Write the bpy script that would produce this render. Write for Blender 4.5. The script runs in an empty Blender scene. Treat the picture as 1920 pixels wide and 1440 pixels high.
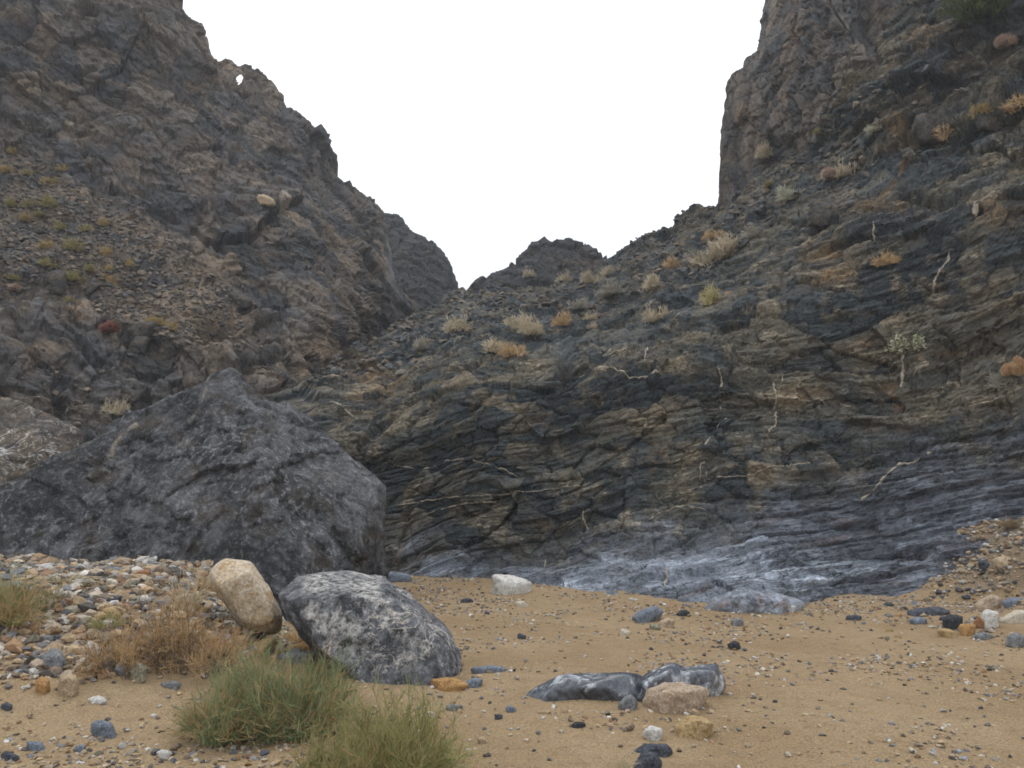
import bpy, bmesh, math, random
import numpy as np
from mathutils import Vector

random.seed(7)
RNG = np.random.default_rng(11)
SC = bpy.context.scene
COL = SC.collection

# ------------------------------------------------------------------ camera
F = 1500.0                       # focal length in photograph pixels (1920 wide)
PITCH = math.atan(230.0 / F)
EYE = 1.6
cam_d = bpy.data.cameras.new('camera')
cam = bpy.data.objects.new('camera', cam_d)
COL.objects.link(cam)
cam.location = (0, 0, EYE)
cam.rotation_euler = (math.radians(90) + PITCH, 0, 0)
cam_d.sensor_width = 36.0
cam_d.lens = 36.0 * F / 1920.0
cam_d.clip_start = 0.1
cam_d.clip_end = 5000
SC.camera = cam

# ------------------------------------------------------------------ sky, sun, exposure
SUN_EL, SUN_ROT = math.radians(58), math.radians(-25)
world = bpy.data.worlds.new('World')
SC.world = world
world.use_nodes = True
wn, wl = world.node_tree.nodes, world.node_tree.links
wn.clear()
w_out = wn.new('ShaderNodeOutputWorld')
w_bg = wn.new('ShaderNodeBackground')
w_sky = wn.new('ShaderNodeTexSky')
w_sky.sky_type = 'NISHITA'
w_sky.sun_disc = False
w_sky.sun_elevation = SUN_EL
w_sky.sun_rotation = SUN_ROT
w_sky.dust_density = 4.0
# an overcast layer over the clear sky: brighter towards the zenith, as a cloudy sky is
w_tc = wn.new('ShaderNodeTexCoord')
w_sep = wn.new('ShaderNodeSeparateXYZ')
w_map = wn.new('ShaderNodeMapRange')
w_map.inputs['From Min'].default_value = 0.0
w_map.inputs['From Max'].default_value = 1.0
w_map.inputs['To Min'].default_value = 9.5
w_map.inputs['To Max'].default_value = 18.5
w_cmb = wn.new('ShaderNodeVectorMath'); w_cmb.operation = 'SCALE'
w_cmb.inputs[0].default_value = (0.97, 1.0, 1.05)
w_mix = wn.new('ShaderNodeMix'); w_mix.data_type = 'RGBA'
w_mix.inputs['Factor'].default_value = 0.93
wl.new(w_tc.outputs['Generated'], w_sep.inputs[0])
wl.new(w_sep.outputs['Z'], w_map.inputs['Value'])
wl.new(w_map.outputs['Result'], w_cmb.inputs['Scale'])
wl.new(w_sky.outputs['Color'], w_mix.inputs['A'])
wl.new(w_cmb.outputs['Vector'], w_mix.inputs['B'])
wl.new(w_mix.outputs['Result'], w_bg.inputs['Color'])
w_bg.inputs['Strength'].default_value = 0.10
wl.new(w_bg.outputs['Background'], w_out.inputs['Surface'])

sun_d = bpy.data.lights.new('sun', 'SUN')
sun_d.energy = 0.6
sun_d.angle = math.radians(35)
sun_d.color = (1.0, 0.96, 0.9)
sun = bpy.data.objects.new('sun', sun_d)
COL.objects.link(sun)
sd = Vector((math.sin(SUN_ROT) * math.cos(SUN_EL), math.cos(SUN_ROT) * math.cos(SUN_EL), math.sin(SUN_EL)))
sun.rotation_euler = sd.to_track_quat('Z', 'Y').to_euler()

SC.view_settings.view_transform = 'Standard'
SC.view_settings.look = 'None'
SC.view_settings.exposure = 0.0
SC.view_settings.gamma = 1.0
SC.view_settings.use_curve_mapping = False
SC.render.engine = 'CYCLES'
SC.cycles.max_bounces = 5
SC.cycles.diffuse_bounces = 3
SC.cycles.glossy_bounces = 2
SC.cycles.use_denoising = True
SC.cycles.denoiser = 'OPENIMAGEDENOISE'
SC.cycles.denoising_input_passes = 'RGB_ALBEDO_NORMAL'
SC.cycles.pixel_filter_type = 'BLACKMAN_HARRIS'
SC.cycles.filter_width = 1.7

# ------------------------------------------------------------------ numpy tools
CT, ST = math.cos(PITCH), math.sin(PITCH)

def at(px, py, Y):
    """world points seen at a photograph pixel, at distance Y along the canyon"""
    px, py, Y = np.broadcast_arrays(np.asarray(px, float), np.asarray(py, float), np.asarray(Y, float))
    xc = (px - 960.0) / F
    yc = (720.0 - py) / F
    k = Y / (CT - yc * ST)
    return np.stack([xc * k, Y, EYE + (ST + yc * CT) * k], -1)

def project(P):
    d = P - np.array([0, 0, EYE])
    zc = d[..., 1] * CT + d[..., 2] * ST
    yc = -d[..., 1] * ST + d[..., 2] * CT
    return 960 + F * d[..., 0] / zc, 720 - F * yc / zc

_g = RNG.normal(size=(1024, 3)); GRAD = (_g / np.linalg.norm(_g, axis=1, keepdims=True)).astype(np.float32)
RTAB = RNG.random((4096, 4)).astype(np.float32)

def ihash(ix, iy, iz, seed):
    h = (ix.astype(np.uint32) * np.uint32(73856093)) ^ (iy.astype(np.uint32) * np.uint32(19349663)) ^ \
        (iz.astype(np.uint32) * np.uint32(83492791)) ^ np.uint32((seed * 2654435761) & 0xffffffff)
    h ^= h >> np.uint32(15); h *= np.uint32(0x2c1b3c6d); h ^= h >> np.uint32(12)
    h *= np.uint32(0x297a2d39); h ^= h >> np.uint32(15)
    return h

def perlin(p, seed=0):
    p = np.asarray(p, np.float32)
    i0 = np.floor(p); f = p - i0; i0 = i0.astype(np.int64)
    u = f * f * f * (f * (f * 6 - 15) + 10)
    out = np.zeros(p.shape[:-1], np.float32)
    for dx in (0, 1):
        wx = u[..., 0] if dx else 1 - u[..., 0]
        for dy in (0, 1):
            wy = u[..., 1] if dy else 1 - u[..., 1]
            for dz in (0, 1):
                wz = u[..., 2] if dz else 1 - u[..., 2]
                g = GRAD[ihash(i0[..., 0] + dx, i0[..., 1] + dy, i0[..., 2] + dz, seed) & np.uint32(1023)]
                d = g[..., 0] * (f[..., 0] - dx) + g[..., 1] * (f[..., 1] - dy) + g[..., 2] * (f[..., 2] - dz)
                out += wx * wy * wz * d
    return out * 1.5

def fbm(p, octs=4, seed=0, gain=0.5, ridged=False):
    a, s, out = 1.0, 1.0, 0.0
    for o in range(octs):
        n = perlin(p * s, seed + o * 13)
        if ridged: n = 1 - 2 * np.abs(n)
        out = out + a * n
        a *= gain; s *= 2.03
    return out

def worley(p, seed=0):
    p = np.asarray(p, np.float32)
    i0 = np.floor(p).astype(np.int64)
    f1 = np.full(p.shape[:-1], 9.0, np.float32); f2 = f1.copy()
    cid = np.zeros(p.shape[:-1], np.uint32)
    vec = np.zeros(p.shape, np.float32)
    for dx in (-1, 0, 1):
        for dy in (-1, 0, 1):
            for dz in (-1, 0, 1):
                cx, cy, cz = i0[..., 0] + dx, i0[..., 1] + dy, i0[..., 2] + dz
                h = ihash(cx, cy, cz, seed)
                r = RTAB[h & np.uint32(4095)]
                v = np.stack([p[..., 0] - cx - r[..., 0], p[..., 1] - cy - r[..., 1], p[..., 2] - cz - r[..., 2]], -1)
                d = np.sqrt((v * v).sum(-1))
                near = d < f1
                f2 = np.where(near, f1, np.minimum(f2, d))
                vec = np.where(near[..., None], v, vec)
                cid = np.where(near, h, cid)
                f1 = np.where(near, d, f1)
    return f1, f2, cid, vec

def sstep(a, b, x):
    t = np.clip((x - a) / (b - a), 0, 1)
    return t * t * (3 - 2 * t)

def facets(p, scale, seed, tilt=0.9, crackw=0.10, warp=0.25):
    """angular blocks: each cell is a tilted plane of its own, with a joint round it"""
    q = p / np.asarray(scale, np.float32)
    q = q + warp * np.stack([perlin(q * 1.3, seed + 91), perlin(q * 1.3, seed + 92), perlin(q * 1.3, seed + 93)], -1)
    f1, f2, cid, vec = worley(q, seed)
    r = RTAB[(cid >> np.uint32(7)) & np.uint32(4095)]
    off = (r[..., 3] - 0.5) + tilt * ((r[..., :3] - 0.5) * vec).sum(-1)
    crack = 1 - sstep(0.0, crackw, f2 - f1)
    return off, crack, r[..., 0]

def cell_hash(qx, qy, k, seed):
    """a value of its own for every broken plate of one bed"""
    ix0 = np.floor(qx).astype(np.int64); iy0 = np.floor(qy).astype(np.int64); k = k.astype(np.int64)
    best = np.full(qx.shape, 9.0, np.float32); out = np.zeros(qx.shape, np.float32)
    for dx in (-1, 0, 1):
        for dy in (-1, 0, 1):
            h = ihash(ix0 + dx, iy0 + dy, k, seed); r = RTAB[h & np.uint32(4095)]
            d = (qx - ix0 - dx - r[..., 0]) ** 2 + (qy - iy0 - dy - r[..., 1]) ** 2
            near = d < best
            out = np.where(near, r[..., 3], out); best = np.where(near, d, best)
    return out - .5

def layers(s, p, th, seed, lateral=0.35):
    """bedding: every bed is broken sideways into plates that stand out or sit back on their own"""
    k = np.floor(s / th); f = s / th - k
    wx = .35 * perlin(p * lateral * 1.7 + 9, seed + 1); wy = .35 * perlin(p * lateral * 1.7 + 21, seed + 2)
    qx, qy = p[..., 0] * lateral + wx, p[..., 1] * lateral * .6 + wy
    ra, rb_ = cell_hash(qx, qy, k, seed), cell_hash(qx, qy, k + 1, seed)
    w = sstep(0.80, 1.0, f)
    groove = np.exp(-((f - .92) / .07) ** 2)
    return ra * (1 - w) + rb_ * w, groove

def rbf(ctrl, U, V, lam=1e-3):
    c = np.array(ctrl, float)
    X = c[:, :2] / 500.0; s = 1.0 / c[:, 2]
    def ker(r2): return 0.5 * r2 * np.log(r2 + 1e-9)
    d2 = ((X[:, None] - X[None]) ** 2).sum(-1)
    n = len(c)
    A = np.zeros((n + 3, n + 3))
    A[:n, :n] = ker(d2) + lam * np.eye(n)
    A[:n, n] = 1; A[:n, n + 1:] = X; A[n, :n] = 1; A[n + 1:, :n] = X.T
    w = np.linalg.solve(A, np.concatenate([s, np.zeros(3)]))
    Q = np.stack([U, V], -1) / 500.0
    out = w[n] + Q @ w[n + 1:]
    for i in range(n):
        out = out + w[i] * ker(((Q - X[i]) ** 2).sum(-1))
    return 1.0 / np.clip(out, 1 / 160.0, 1 / 6.0)

def grid_normals(P):
    du = np.gradient(P, axis=1); dv = np.gradient(P, axis=0)
    n = np.cross(du, dv)
    n /= np.linalg.norm(n, axis=-1, keepdims=True) + 1e-9
    return n

def smooth_grid(A, k):
    for _ in range(k):
        A = A.copy()
        A[1:-1] = (A[:-2] + A[2:] + 2 * A[1:-1]) / 4
        A[:, 1:-1] = (A[:, :-2] + A[:, 2:] + 2 * A[:, 1:-1]) / 4
    return A

def mesh_from(name, verts, faces, smooth=True, mat=None, attrs=None, colors=None):
    """faces: (n,3) or (n,4) array"""
    verts = np.asarray(verts, np.float32).reshape(-1, 3)
    faces = np.asarray(faces, np.int32)
    me = bpy.data.meshes.new(name)
    me.vertices.add(len(verts)); me.vertices.foreach_set('co', verts.ravel())
    n, k = faces.shape
    me.loops.add(n * k); me.loops.foreach_set('vertex_index', faces.ravel())
    me.polygons.add(n)
    me.polygons.foreach_set('loop_start', np.arange(0, n * k, k, dtype=np.int32))
    me.polygons.foreach_set('loop_total', np.full(n, k, np.int32))
    me.polygons.foreach_set('use_smooth', np.full(n, smooth, bool))
    me.update(calc_edges=True)
    for an, av in (attrs or {}).items():
        a = me.attributes.new(an, 'FLOAT', 'POINT'); a.data.foreach_set('value', np.asarray(av, np.float32).ravel())
    if colors is not None:
        a = me.attributes.new('tint', 'FLOAT_COLOR', 'POINT')
        c = np.concatenate([colors, np.ones((len(colors), 1))], 1).astype(np.float32)
        a.data.foreach_set('color', c.ravel())
    if mat is not None: me.materials.append(mat)
    return me

def link(name, me, parent=None, loc=None):
    o = bpy.data.objects.new(name, me)
    COL.objects.link(o)
    if parent is not None: o.parent = parent
    if loc is not None: o.location = loc
    return o

def tag(o, label=None, cat=None, group=None, kind=None):
    if label: o['label'] = label
    if cat: o['category'] = cat
    if group: o['group'] = group
    if kind: o['kind'] = kind
    return o

def empty(name, loc):
    o = bpy.data.objects.new(name, None); COL.objects.link(o); o.location = loc
    o.empty_display_size = 0.2
    return o

# ------------------------------------------------------------------ materials
class Mat:
    def __init__(s, name, rough=0.9, spec=0.3):
        s.m = bpy.data.materials.new(name); s.m.use_nodes = True
        s.nt = s.m.node_tree; s.nt.nodes.clear()
        s.out = s.nt.nodes.new('ShaderNodeOutputMaterial')
        s.b = s.nt.nodes.new('ShaderNodeBsdfPrincipled')
        s.nt.links.new(s.b.outputs[0], s.out.inputs[0])
        s.b.inputs['Roughness'].default_value = rough
        s.b.inputs['Specular IOR Level'].default_value = spec
        s.pos = s.nt.nodes.new('ShaderNodeTexCoord').outputs['Object']
    def set(s, sock, v):
        if isinstance(v, bpy.types.NodeSocket): s.nt.links.new(v, sock)
        elif isinstance(v, tuple) and len(v) == 3 and sock.type == 'RGBA': sock.default_value = (*v, 1)
        else: sock.default_value = v
    def noise(s, scale, detail=5, rough=0.6, vec=None, dist=0.0, color=False):
        n = s.nt.nodes.new('ShaderNodeTexNoise')
        s.nt.links.new(vec or s.pos, n.inputs['Vector'])
        n.inputs['Scale'].default_value = scale; n.inputs['Detail'].default_value = detail
        n.inputs['Roughness'].default_value = rough; n.inputs['Distortion'].default_value = dist
        return n.outputs['Color' if color else 'Fac']
    def voro(s, scale, feature='F1', vec=None, out='Distance'):
        n = s.nt.nodes.new('ShaderNodeTexVoronoi'); n.feature = feature
        s.nt.links.new(vec or s.pos, n.inputs['Vector']); n.inputs['Scale'].default_value = scale
        return n.outputs[out]
    def math(s, op, a, b=0.0, clamp=False):
        n = s.nt.nodes.new('ShaderNodeMath'); n.operation = op; n.use_clamp = clamp
        s.set(n.inputs[0], a); s.set(n.inputs[1], b); return n.outputs[0]
    def step(s, v, a, b, lo=0.0, hi=1.0):
        n = s.nt.nodes.new('ShaderNodeMapRange'); n.interpolation_type = 'SMOOTHSTEP'
        s.set(n.inputs['Value'], v); n.inputs['From Min'].default_value = a; n.inputs['From Max'].default_value = b
        n.inputs['To Min'].default_value = lo; n.inputs['To Max'].default_value = hi
        return n.outputs['Result']
    def mix(s, f, a, b, mode='MIX'):
        n = s.nt.nodes.new('ShaderNodeMix'); n.data_type = 'RGBA'; n.blend_type = mode
        s.set(n.inputs['Factor'], f)
        s.set(n.inputs['A'], a); s.set(n.inputs['B'], b)
        return n.outputs['Result']
    def attr(s, name, out='Fac'):
        n = s.nt.nodes.new('ShaderNodeAttribute'); n.attribute_name = name
        return n.outputs[out]
    def sep(s, v):
        n = s.nt.nodes.new('ShaderNodeSeparateXYZ'); s.nt.links.new(v, n.inputs[0]); return n.outputs
    def comb(s, x, y, z):
        n = s.nt.nodes.new('ShaderNodeCombineXYZ')
        for i, v in enumerate((x, y, z)): s.set(n.inputs[i], v)
        return n.outputs[0]
    def scalevec(s, v, k):
        n = s.nt.nodes.new('ShaderNodeVectorMath'); n.operation = 'MULTIPLY'
        s.nt.links.new(v, n.inputs[0]); n.inputs[1].default_value = k
        return n.outputs[0]
    def value(s, col, f):
        """scale a colour by a float socket"""
        n = s.nt.nodes.new('ShaderNodeVectorMath'); n.operation = 'SCALE'
        s.set(n.inputs[0], col) ; s.set(n.inputs['Scale'], f); return n.outputs[0]
    def bump(s, h, dist=0.02, strength=1.0, prev=None):
        n = s.nt.nodes.new('ShaderNodeBump'); s.set(n.inputs['Height'], h)
        n.inputs['Distance'].default_value = dist; n.inputs['Strength'].default_value = strength
        if prev is not None: s.nt.links.new(prev, n.inputs['Normal'])
        return n.outputs[0]
    def color(s, c): s.set(s.b.inputs['Base Color'], c)
    def rough(s, r): s.set(s.b.inputs['Roughness'], r)
    def normal(s, n): s.nt.links.new(n, s.b.inputs['Normal'])

def cliff_material(name, cool, warm, tan, rust, pale, k=1.0):
    m = Mat(name, 0.85, 0.25)
    st = m.attr('strata')
    p = m.sep(m.pos)
    bed = m.comb(m.math('MULTIPLY', p[0], 0.34), m.math('MULTIPLY', p[1], 0.34), m.math('MULTIPLY', st, 3.4))
    big = m.noise(0.22 * k, 5, 0.62)
    mid = m.noise(1.1 * k, 6, 0.65, dist=0.4)
    fine = m.noise(7.0 * k, 7, 0.7)
    beds = m.noise(1.0 * k, 6, 0.68, vec=bed)
    beds2 = m.noise(3.1 * k, 5, 0.7, vec=bed)
    c = m.mix(m.step(m.math('ADD', m.math('ADD', m.math('MULTIPLY', big, 0.40), m.math('MULTIPLY', beds, 0.22)), m.math('ADD', m.math('MULTIPLY', mid, 0.22), m.math('MULTIPLY', m.attr('block'), 0.16))), 0.42, 0.58), cool, warm)
    c = m.mix(m.step(mid, 0.5, 0.68, 0, 0.55), c, tan)
    tz = m.math('MULTIPLY', m.attr('tan'), m.step(m.math('ADD', m.math('ADD', m.math('MULTIPLY', mid, 0.4), m.math('MULTIPLY', beds2, 0.2)), m.math('MULTIPLY', m.attr('block'), 0.4)), 0.40, 0.56))
    c = m.mix(m.math('MULTIPLY', tz, 0.85), c, tan)
    rz = m.math('MULTIPLY', m.attr('rust'), m.step(fine, 0.35, 0.6))
    c = m.mix(rz, c, rust)
    c = m.mix(m.step(m.noise(0.7 * k, 4, 0.6, dist=1.0), 0.63, 0.74, 0, 0.45), c, rust)
    # thin pale seams that follow the bedding
    seam = m.math('MULTIPLY', m.step(m.math('ABSOLUTE', m.math('SUBTRACT', beds, 0.5)), 0.0, 0.012, 1, 0), m.step(mid, 0.5, 0.62))
    c = m.mix(m.math('MULTIPLY', seam, m.attr('seams')), c, pale)
    c = m.mix(m.attr('pale'), c, pale)
    # worn blue grey rock at the foot of the fall
    sl = m.attr('slab')
    slabc = m.mix(m.step(beds2, 0.4, 0.62), (0.082, 0.092, 0.109), (0.165, 0.185, 0.216))
    slabc = m.mix(m.math('MULTIPLY', m.step(beds, 0.56, 0.64), 0.6), slabc, (0.15, 0.10, 0.085))
    palerc = m.mix(m.step(beds2, 0.38, 0.6), (0.24, 0.27, 0.32), (0.39, 0.435, 0.50))  # paler blue grey, blended in where the patch mask is set
    slabc = m.mix(m.attr('paler_slab'), slabc, palerc)
    slabc = m.mix(m.step(m.math('ABSOLUTE', m.math('SUBTRACT', beds2, 0.53)), 0.0, 0.016, .8, 0), slabc, (0.060, 0.046, 0.043))
    beds3 = m.noise(6.5 * k, 4, 0.6, vec=bed)
    crk = m.math('MULTIPLY', m.step(m.math('ABSOLUTE', m.math('SUBTRACT', beds3, 0.5)), 0.0, 0.035, 1, 0), m.step(mid, 0.42, 0.58))
    slabc = m.mix(m.math('MULTIPLY', crk, .7), slabc, (0.055, 0.050, 0.052))
    c = m.mix(sl, c, slabc)
    var = m.math('ADD', m.step(fine, 0.25, 0.75, 0.62, 1.4), m.step(m.noise(26 * k, 4, 0.7), 0.3, 0.7, -0.22, 0.22))
    c = m.value(c, m.math('MULTIPLY', var, m.step(beds2, 0.3, 0.7, 0.80, 1.2)))
    c = m.value(c, m.math('MULTIPLY', m.step(m.attr('plate'), 0.1, 0.9, .74, 1.26), m.step(m.attr('block'), 0.1, 0.9, .82, 1.2)))
    m.color(c)
    m.rough(m.math('SUBTRACT', 0.88, m.math('MULTIPLY', sl, m.step(mid, 0.35, 0.65, 0.05, 0.20))))
    b = m.bump(m.math('ADD', m.math('MULTIPLY', fine, 0.5), m.math('MULTIPLY', beds2, 0.7)), 0.16 / k, 0.9)
    b = m.bump(m.noise(22 * k, 5, 0.7), 0.04 / k, 0.7, b)
    b = m.bump(m.math('MULTIPLY', crk, -1.0), 0.05 / k, 0.9, b)
    m.normal(b)
    return m.m

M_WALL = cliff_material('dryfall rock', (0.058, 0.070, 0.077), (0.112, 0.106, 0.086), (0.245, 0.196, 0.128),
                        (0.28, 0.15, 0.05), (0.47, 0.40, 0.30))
M_LEFT = cliff_material('grey brown cliff rock', (0.086, 0.089, 0.095), (0.155, 0.129, 0.104), (0.23, 0.172, 0.115),
                        (0.20, 0.115, 0.06), (0.32, 0.29, 0.25), 0.6)
M_FAR = cliff_material('far ridge rock', (0.094, 0.098, 0.106), (0.145, 0.126, 0.110), (0.18, 0.14, 0.10),
                       (0.22, 0.13, 0.07), (0.36, 0.32, 0.27), 0.4)

# ------------------------------------------------------------------ ground
def mound(x, y, cx, cy, rx, ry, h):
    d = ((x - cx) / rx) ** 2 + ((y - cy) / ry) ** 2
    return h * np.exp(-d * 1.2)

def ground_z(x, y):
    x = np.asarray(x, float); y = np.asarray(y, float)
    z = 0.02 * np.sin(x * 0.7 + 1.0) + 0.015 * np.sin(y * 0.9 + x * 0.4)
    # gravel bank at the left, in front of the great boulder
    bank = sstep(5.9, 9.7, y) * (1 - 0.5 * sstep(11, 16, y)) * (1 - sstep(-4.3, -2.3, x + 0.05 * (y - 8)))
    z = z + 0.80 * bank
    z = z + mound(x, y, -3.1, 8.6, 0.9, 0.9, 0.22)
    # gravel bank at the right, climbing onto the slab
    rb = sstep(7.1, 9.4, x + 0.5 * np.sin(y * 1.3) + .3 * np.sin(y * 3.1 + x)) * sstep(9.4, 14.2, y)
    z = z + 1.2 * rb + 0.5 * sstep(8, 12, x) * sstep(9, 13, y)
    # floor lifts a little towards the wall and towards the sides
    z = z + 0.25 * sstep(13.5, 20, y) * 0.4
    z = z + 0.6 * sstep(12, 40, np.abs(x)) + 0.02 * np.clip(-y, 0, 30)
    return z

def ground_fine(x, y):
    p = np.stack([x, y, np.zeros_like(x)], -1)
    z = ground_z(x, y)
    z = z + 0.05 * perlin(p * 0.9, 3) + 0.022 * perlin(p * 3.1, 4) + 0.010 * perlin(p * 9.0, 5)
    bank = np.clip(sstep(0.12, 0.4, ground_z(x, y)), 0, 1)
    z = z + bank * (0.06 * perlin(p * 2.2, 6) + 0.025 * perlin(p * 7, 7))
    return z

def hit_ground(px, py):
    """where the view through a pixel meets the ground"""
    Ys = np.linspace(3.0, 24, 2400)
    P = at(px, py, Ys)
    below = P[:, 2] <= ground_fine(P[:, 0], P[:, 1])
    i = int(np.argmax(below)) if below.any() else len(Ys) - 1
    return P[i]

xs = np.concatenate([[-500, -150, -80, -50, -35, -25, -18, -14, -12], np.arange(-10.5, 11.5, 0.045), [12.5, 14, 18, 25, 35, 50, 80, 150, 500]])
ys = np.concatenate([[-400, -120, -50, -25, -12, -6, -3, -1, 0.5, 2, 3], np.arange(3.8, 13, 0.04), np.arange(13, 20.5, 0.07), [21.5, 23, 26, 30, 40, 60, 120, 500]])
GX, GY = np.meshgrid(xs, ys)
GZ = ground_fine(GX, GY)
def grid_faces(nr, nc):
    i = np.arange(nr * nc).reshape(nr, nc)
    return np.stack([i[:-1, :-1], i[:-1, 1:], i[1:, 1:], i[1:, :-1]], -1).reshape(-1, 4)

m = Mat('wash sand', 0.95, 0.15)
n1 = m.noise(0.5, 4, 0.6); n2 = m.noise(6, 6, 0.7); n3 = m.noise(60, 4, 0.7)
stones = m.voro(38, 'F1', out='Color'); sd_ = m.voro(38)
c = m.mix(m.step(n1, 0.35, 0.65), (0.268, 0.188, 0.104), (0.325, 0.238, 0.140))
c = m.mix(m.step(n2, 0.45, 0.7, 0, 0.6), c, (0.225, 0.155, 0.088))
c = m.mix(m.step(m.attr('bank'), 0.1, 0.9, 0, 0.75), c, (0.21, 0.165, 0.115))
grit = m.step(sd_, 0.18, 0.34, 1, 0)
gc = m.mix(m.sep(stones)[0], (0.13, 0.125, 0.12), (0.46, 0.39, 0.29))
c = m.mix(m.math('MULTIPLY', grit, m.step(m.sep(stones)[1], 0.55, 0.75, 0, 0.75)), c, gc)
c = m.value(c, m.step(n3, 0.3, 0.7, 0.7, 1.3))
m.color(c)
b = m.bump(n2, 0.05, 0.8); b = m.bump(n3, 0.012, 0.8, b); b = m.bump(m.math('MULTIPLY', grit, m.sep(stones)[1]), 0.012, 0.7, b)
m.normal(b)
M_SAND = m.m
g_me = mesh_from('ground', np.stack([GX, GY, GZ], -1), grid_faces(len(ys), len(xs)), True, M_SAND,
                 {'bank': sstep(0.1, 0.45, ground_z(GX, GY))})
tag(link('ground', g_me), kind='structure')

# ------------------------------------------------------------------ the rock masses
class Mass: pass

def uaxis(a, b, a2, b2, step=2.0):
    return np.concatenate([np.arange(a, a2, 14.0), np.arange(a2, b2, step), np.arange(b2, b + 1, 14.0)])

def build_mass(name, us, top, bot, nrows, ctrl, displace, zones, mat, fold=(9, 1.1, 0.75), lam=1e-3, kind='structure', cut=None):
    tx = np.array(top, float)
    vt = np.interp(us, tx[:, 0], tx[:, 1])
    vb = np.interp(us, np.array(bot)[:, 0], np.array(bot)[:, 1])
    t = np.linspace(0, 1, nrows)[:, None]
    U = np.broadcast_to(us[None], (nrows, len(us))).copy()
    V = vb[None] + (vt - vb)[None] * t
    P = at(U, V, rbf(ctrl, U, V, lam))
    dl = np.linalg.norm(np.diff(P, axis=0), axis=-1); dl = dl / dl.sum(0, keepdims=True)
    cum = np.concatenate([np.zeros((1, len(us))), np.cumsum(.55 / (nrows - 1) + .45 * dl, 0)], 0)
    for j in range(len(us)):
        V[:, j] = np.interp(np.linspace(0, cum[-1, j], nrows), cum[:, j], V[:, j])
    P = at(U, V, rbf(ctrl, U, V, lam))
    nf, back, down = fold
    z = zones(U, V, P)
    P, strata = displace(P, U, V, z)
    k = np.arange(1, nf + 1)[:, None] ** 1.25
    B = np.repeat(P[-1:], nf, 0)
    B[..., 1] += k * back; B[..., 2] -= k * down * 0.4
    B[..., 0] *= B[..., 1] / P[-1:, :, 1]
    ext = lambda A: np.concatenate([A, np.repeat(A[-1:], nf, 0)], 0)
    P = np.concatenate([P, B], 0)
    U, V, strata = ext(U), ext(V), ext(strata); z = {a: ext(v) for a, v in z.items()}
    z['strata'] = strata
    fc = grid_faces(*U.shape)
    if cut is not None:
        pu, pv = project(P)
        bad = cut(pu, pv); bad[-nf:] |= np.abs(U[-nf:] - 450) < 34; bad = bad.ravel()
        fc = fc[~bad[fc].any(1)]
    for a in ('tan', 'rust', 'pale', 'slab', 'paler_slab', 'seams', 'plate', 'block'):
        z.setdefault(a, np.zeros_like(U))
    me = mesh_from(name, P, fc, False, mat, {a: z[a] for a in ('tan', 'rust', 'pale', 'slab', 'paler_slab', 'seams', 'plate', 'block', 'strata')})
    o = tag(link(name, me), kind=kind)
    r = Mass(); r.o, r.P, r.U, r.V, r.N = o, P, U, V, grid_normals(P); r.z = z
    r.pu, r.pv = project(P); r.nf = nf; r.us, r.vt, r.vb, r.nrows = us, vt, vb, nrows
    return r

def stretch(P, fine):
    """1 where the sheet is sampled finely enough for detail of that size"""
    ds = np.maximum(np.linalg.norm(np.gradient(P, axis=0), axis=-1), np.linalg.norm(np.gradient(P, axis=1), axis=-1))
    return smooth_grid(np.clip(fine / (ds + 1e-6), 0.05, 1), 3)

def soften(d, P, fine):
    w = stretch(P, fine)
    return (smooth_grid(d, 5) * (1 - w) + d * w) * (.35 + .65 * w)

def facing(n, P):
    v = P - np.array([0, 0, EYE])
    s = np.sign((n * v).sum(-1, keepdims=True))
    # one sign for the sheet, judged where it is seen
    return n * (-1 if np.median(s) > 0 else 1)

def blobs(U, V, lst):
    out = np.zeros_like(U)
    for (cx, cy, rx, ry, a) in lst:
        d = ((U - cx) / rx) ** 2 + ((V - cy) / ry) ** 2
        out = np.maximum(out, a * np.exp(-d * 1.1))
    return out

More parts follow.
